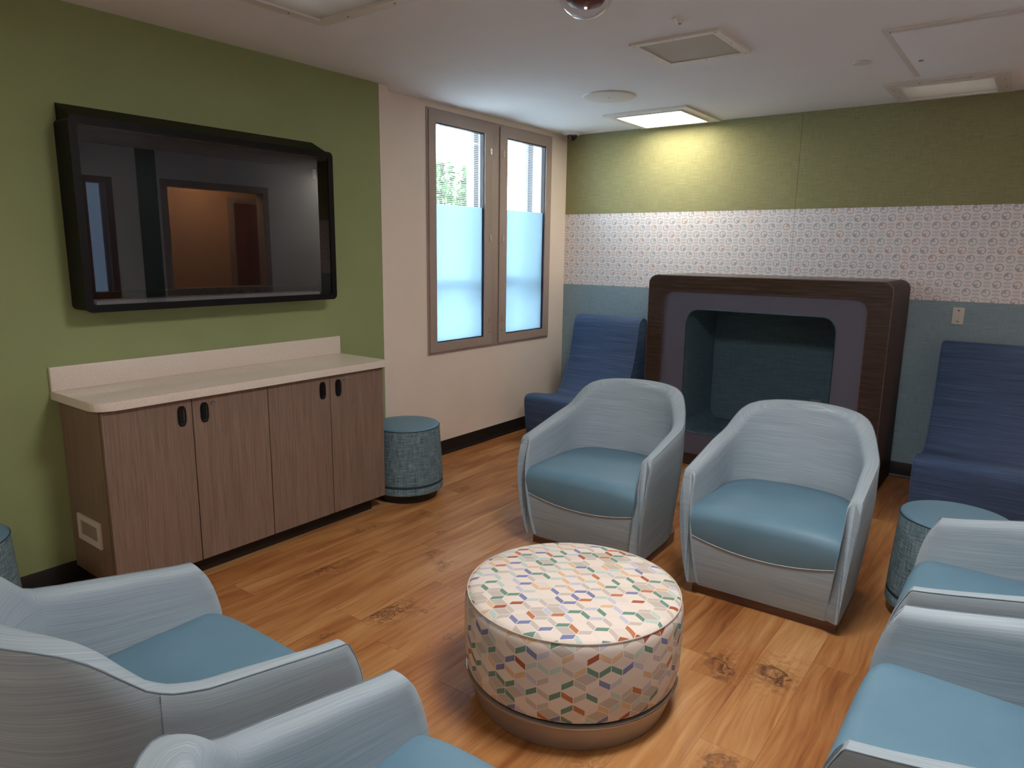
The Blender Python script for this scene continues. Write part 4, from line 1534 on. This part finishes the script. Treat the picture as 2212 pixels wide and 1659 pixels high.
ac = armchair()
spots = [((2.597, -2.165), 0.028, 'grey blue armchair in front of the right half of the nook'),
         ((1.722, -2.165), 0.045, 'grey blue armchair in front of the navy corner lounge seat'),
         ((1.835, -4.600), PI, 'grey blue armchair in the lower left corner seen from behind'),
         ((2.700, -4.606), PI, 'grey blue armchair cut off by the middle of the bottom edge'),
         ((3.517, -2.790), -PI / 2, 'grey blue armchair at the right edge, next to the blue stool'),
         ((3.515, -3.600), -PI / 2, 'grey blue armchair in the lower right corner, closest to the table')]
for i, ((x, y), a, lab) in enumerate(spots):
    c = ac if i == 0 else copy_tree(ac)
    c.location = (x, y, 0); c.rotation_euler = (0, 0, a)
    c['label'] = lab


# ------------------------------------------------------------------ round patterned ottoman
ot = thing('round_ottoman', (2.253, -3.383, 0), 'large round ottoman with a colourful box print on a metal ring base', 'ottoman')
R1 = 0.366
lathe('side_cover', [(0.346, 0.106), (0.354, 0.112), (0.359, 0.122), (0.364, 0.16), (0.367, 0.24), (0.367, 0.32), (0.3655, 0.345), (0.362, 0.360), (0.356, 0.370)], 'print_side', ot, 96, uv=2 * PI * R1, cap=False, sm=60)
lathe('top_cover', [(0.3565, 0.3695), (0.352, 0.3755), (0.343, 0.3805), (0.325, 0.3845), (0.28, 0.389), (0.2, 0.393), (0.1, 0.395), (0.0, 0.3955)], 'print_top', ot, 96, cap=False, sm=60)
tube('top_welt', [(0.3575 * math.cos(a), 0.3575 * math.sin(a), 0.3715) for a in [2 * PI * i / 96 for i in range(96)]], 0.0026, 'cream_welt', ot, 6, True)
tube('base_rim', [(0.3600 * math.cos(a), 0.3600 * math.sin(a), 0.0985) for a in [2 * PI * i / 96 for i in range(96)]], 0.003, 'steel', ot, 6, True)
lathe('base_gap', [(0.33, 0.09), (0.350, 0.1055)], 'black_rubber', ot, 64)
lathe('metal_base', [(0.322, 0.0), (0.328, 0.004), (0.353, 0.086), (0.360, 0.093), (0.361, 0.097), (0.357, 0.101), (0.340, 0.102)], 'bronze_metal', ot, 96, sm=25)

# ------------------------------------------------------------------ round stools
def stool():
    r = thing('round_stool', (0, 0, 0), '', 'stool', 'round blue stools')
    circ = 2 * PI * 0.21
    lathe('base', [(0.17, 0.0), (0.182, 0.004), (0.186, 0.03), (0.214, 0.058), (0.214, 0.062)], 'black_rubber', r, 48)
    lathe('hem', [(0.215, 0.056), (0.2205, 0.060), (0.2205, 0.098), (0.2195, 0.100)], 'pouf_cloth', r, 64, uv=circ, cap=False)
    lathe('band', [(0.2185, 0.0985), (0.2185, 0.1165)], 'pouf_band', r, 64, cap=False)
    lathe('side_cover', [(0.2195, 0.115), (0.2195, 0.117), (0.2165, 0.18), (0.211, 0.27), (0.2055, 0.36), (0.201, 0.435), (0.199, 0.441)], 'pouf_cloth', r, 64, uv=circ, cap=False, sm=60)
    lathe('seat_pad', [(0.199, 0.4405), (0.1985, 0.446), (0.194, 0.4505), (0.18, 0.4535), (0.1, 0.456), (0.0, 0.4565)], 'vinyl_blue', r, 64, cap=False, sm=60)
    tube('piping', [(0.2003 * math.cos(a), 0.2003 * math.sin(a), 0.4415) for a in [2 * PI * i / 64 for i in range(64)]], 0.0022, 'pouf_band', r, 6, True)
    return r


st = stool()
for i, (x, y, a, lab) in enumerate(((0.408, -2.35, 0.4, 'round blue stool in the corner beside the brown cabinet'),
                                   (3.233, -2.034, 1.9, 'round blue stool behind the chair at the right edge'),
                                   (0.395, -4.625, 3.0, 'round blue stool at the far left edge by the green wall'))):
    s_ = st if i == 0 else copy_tree(st)
    s_.location = (x, y, 0); s_.rotation_euler = (0, 0, a); s_['label'] = lab
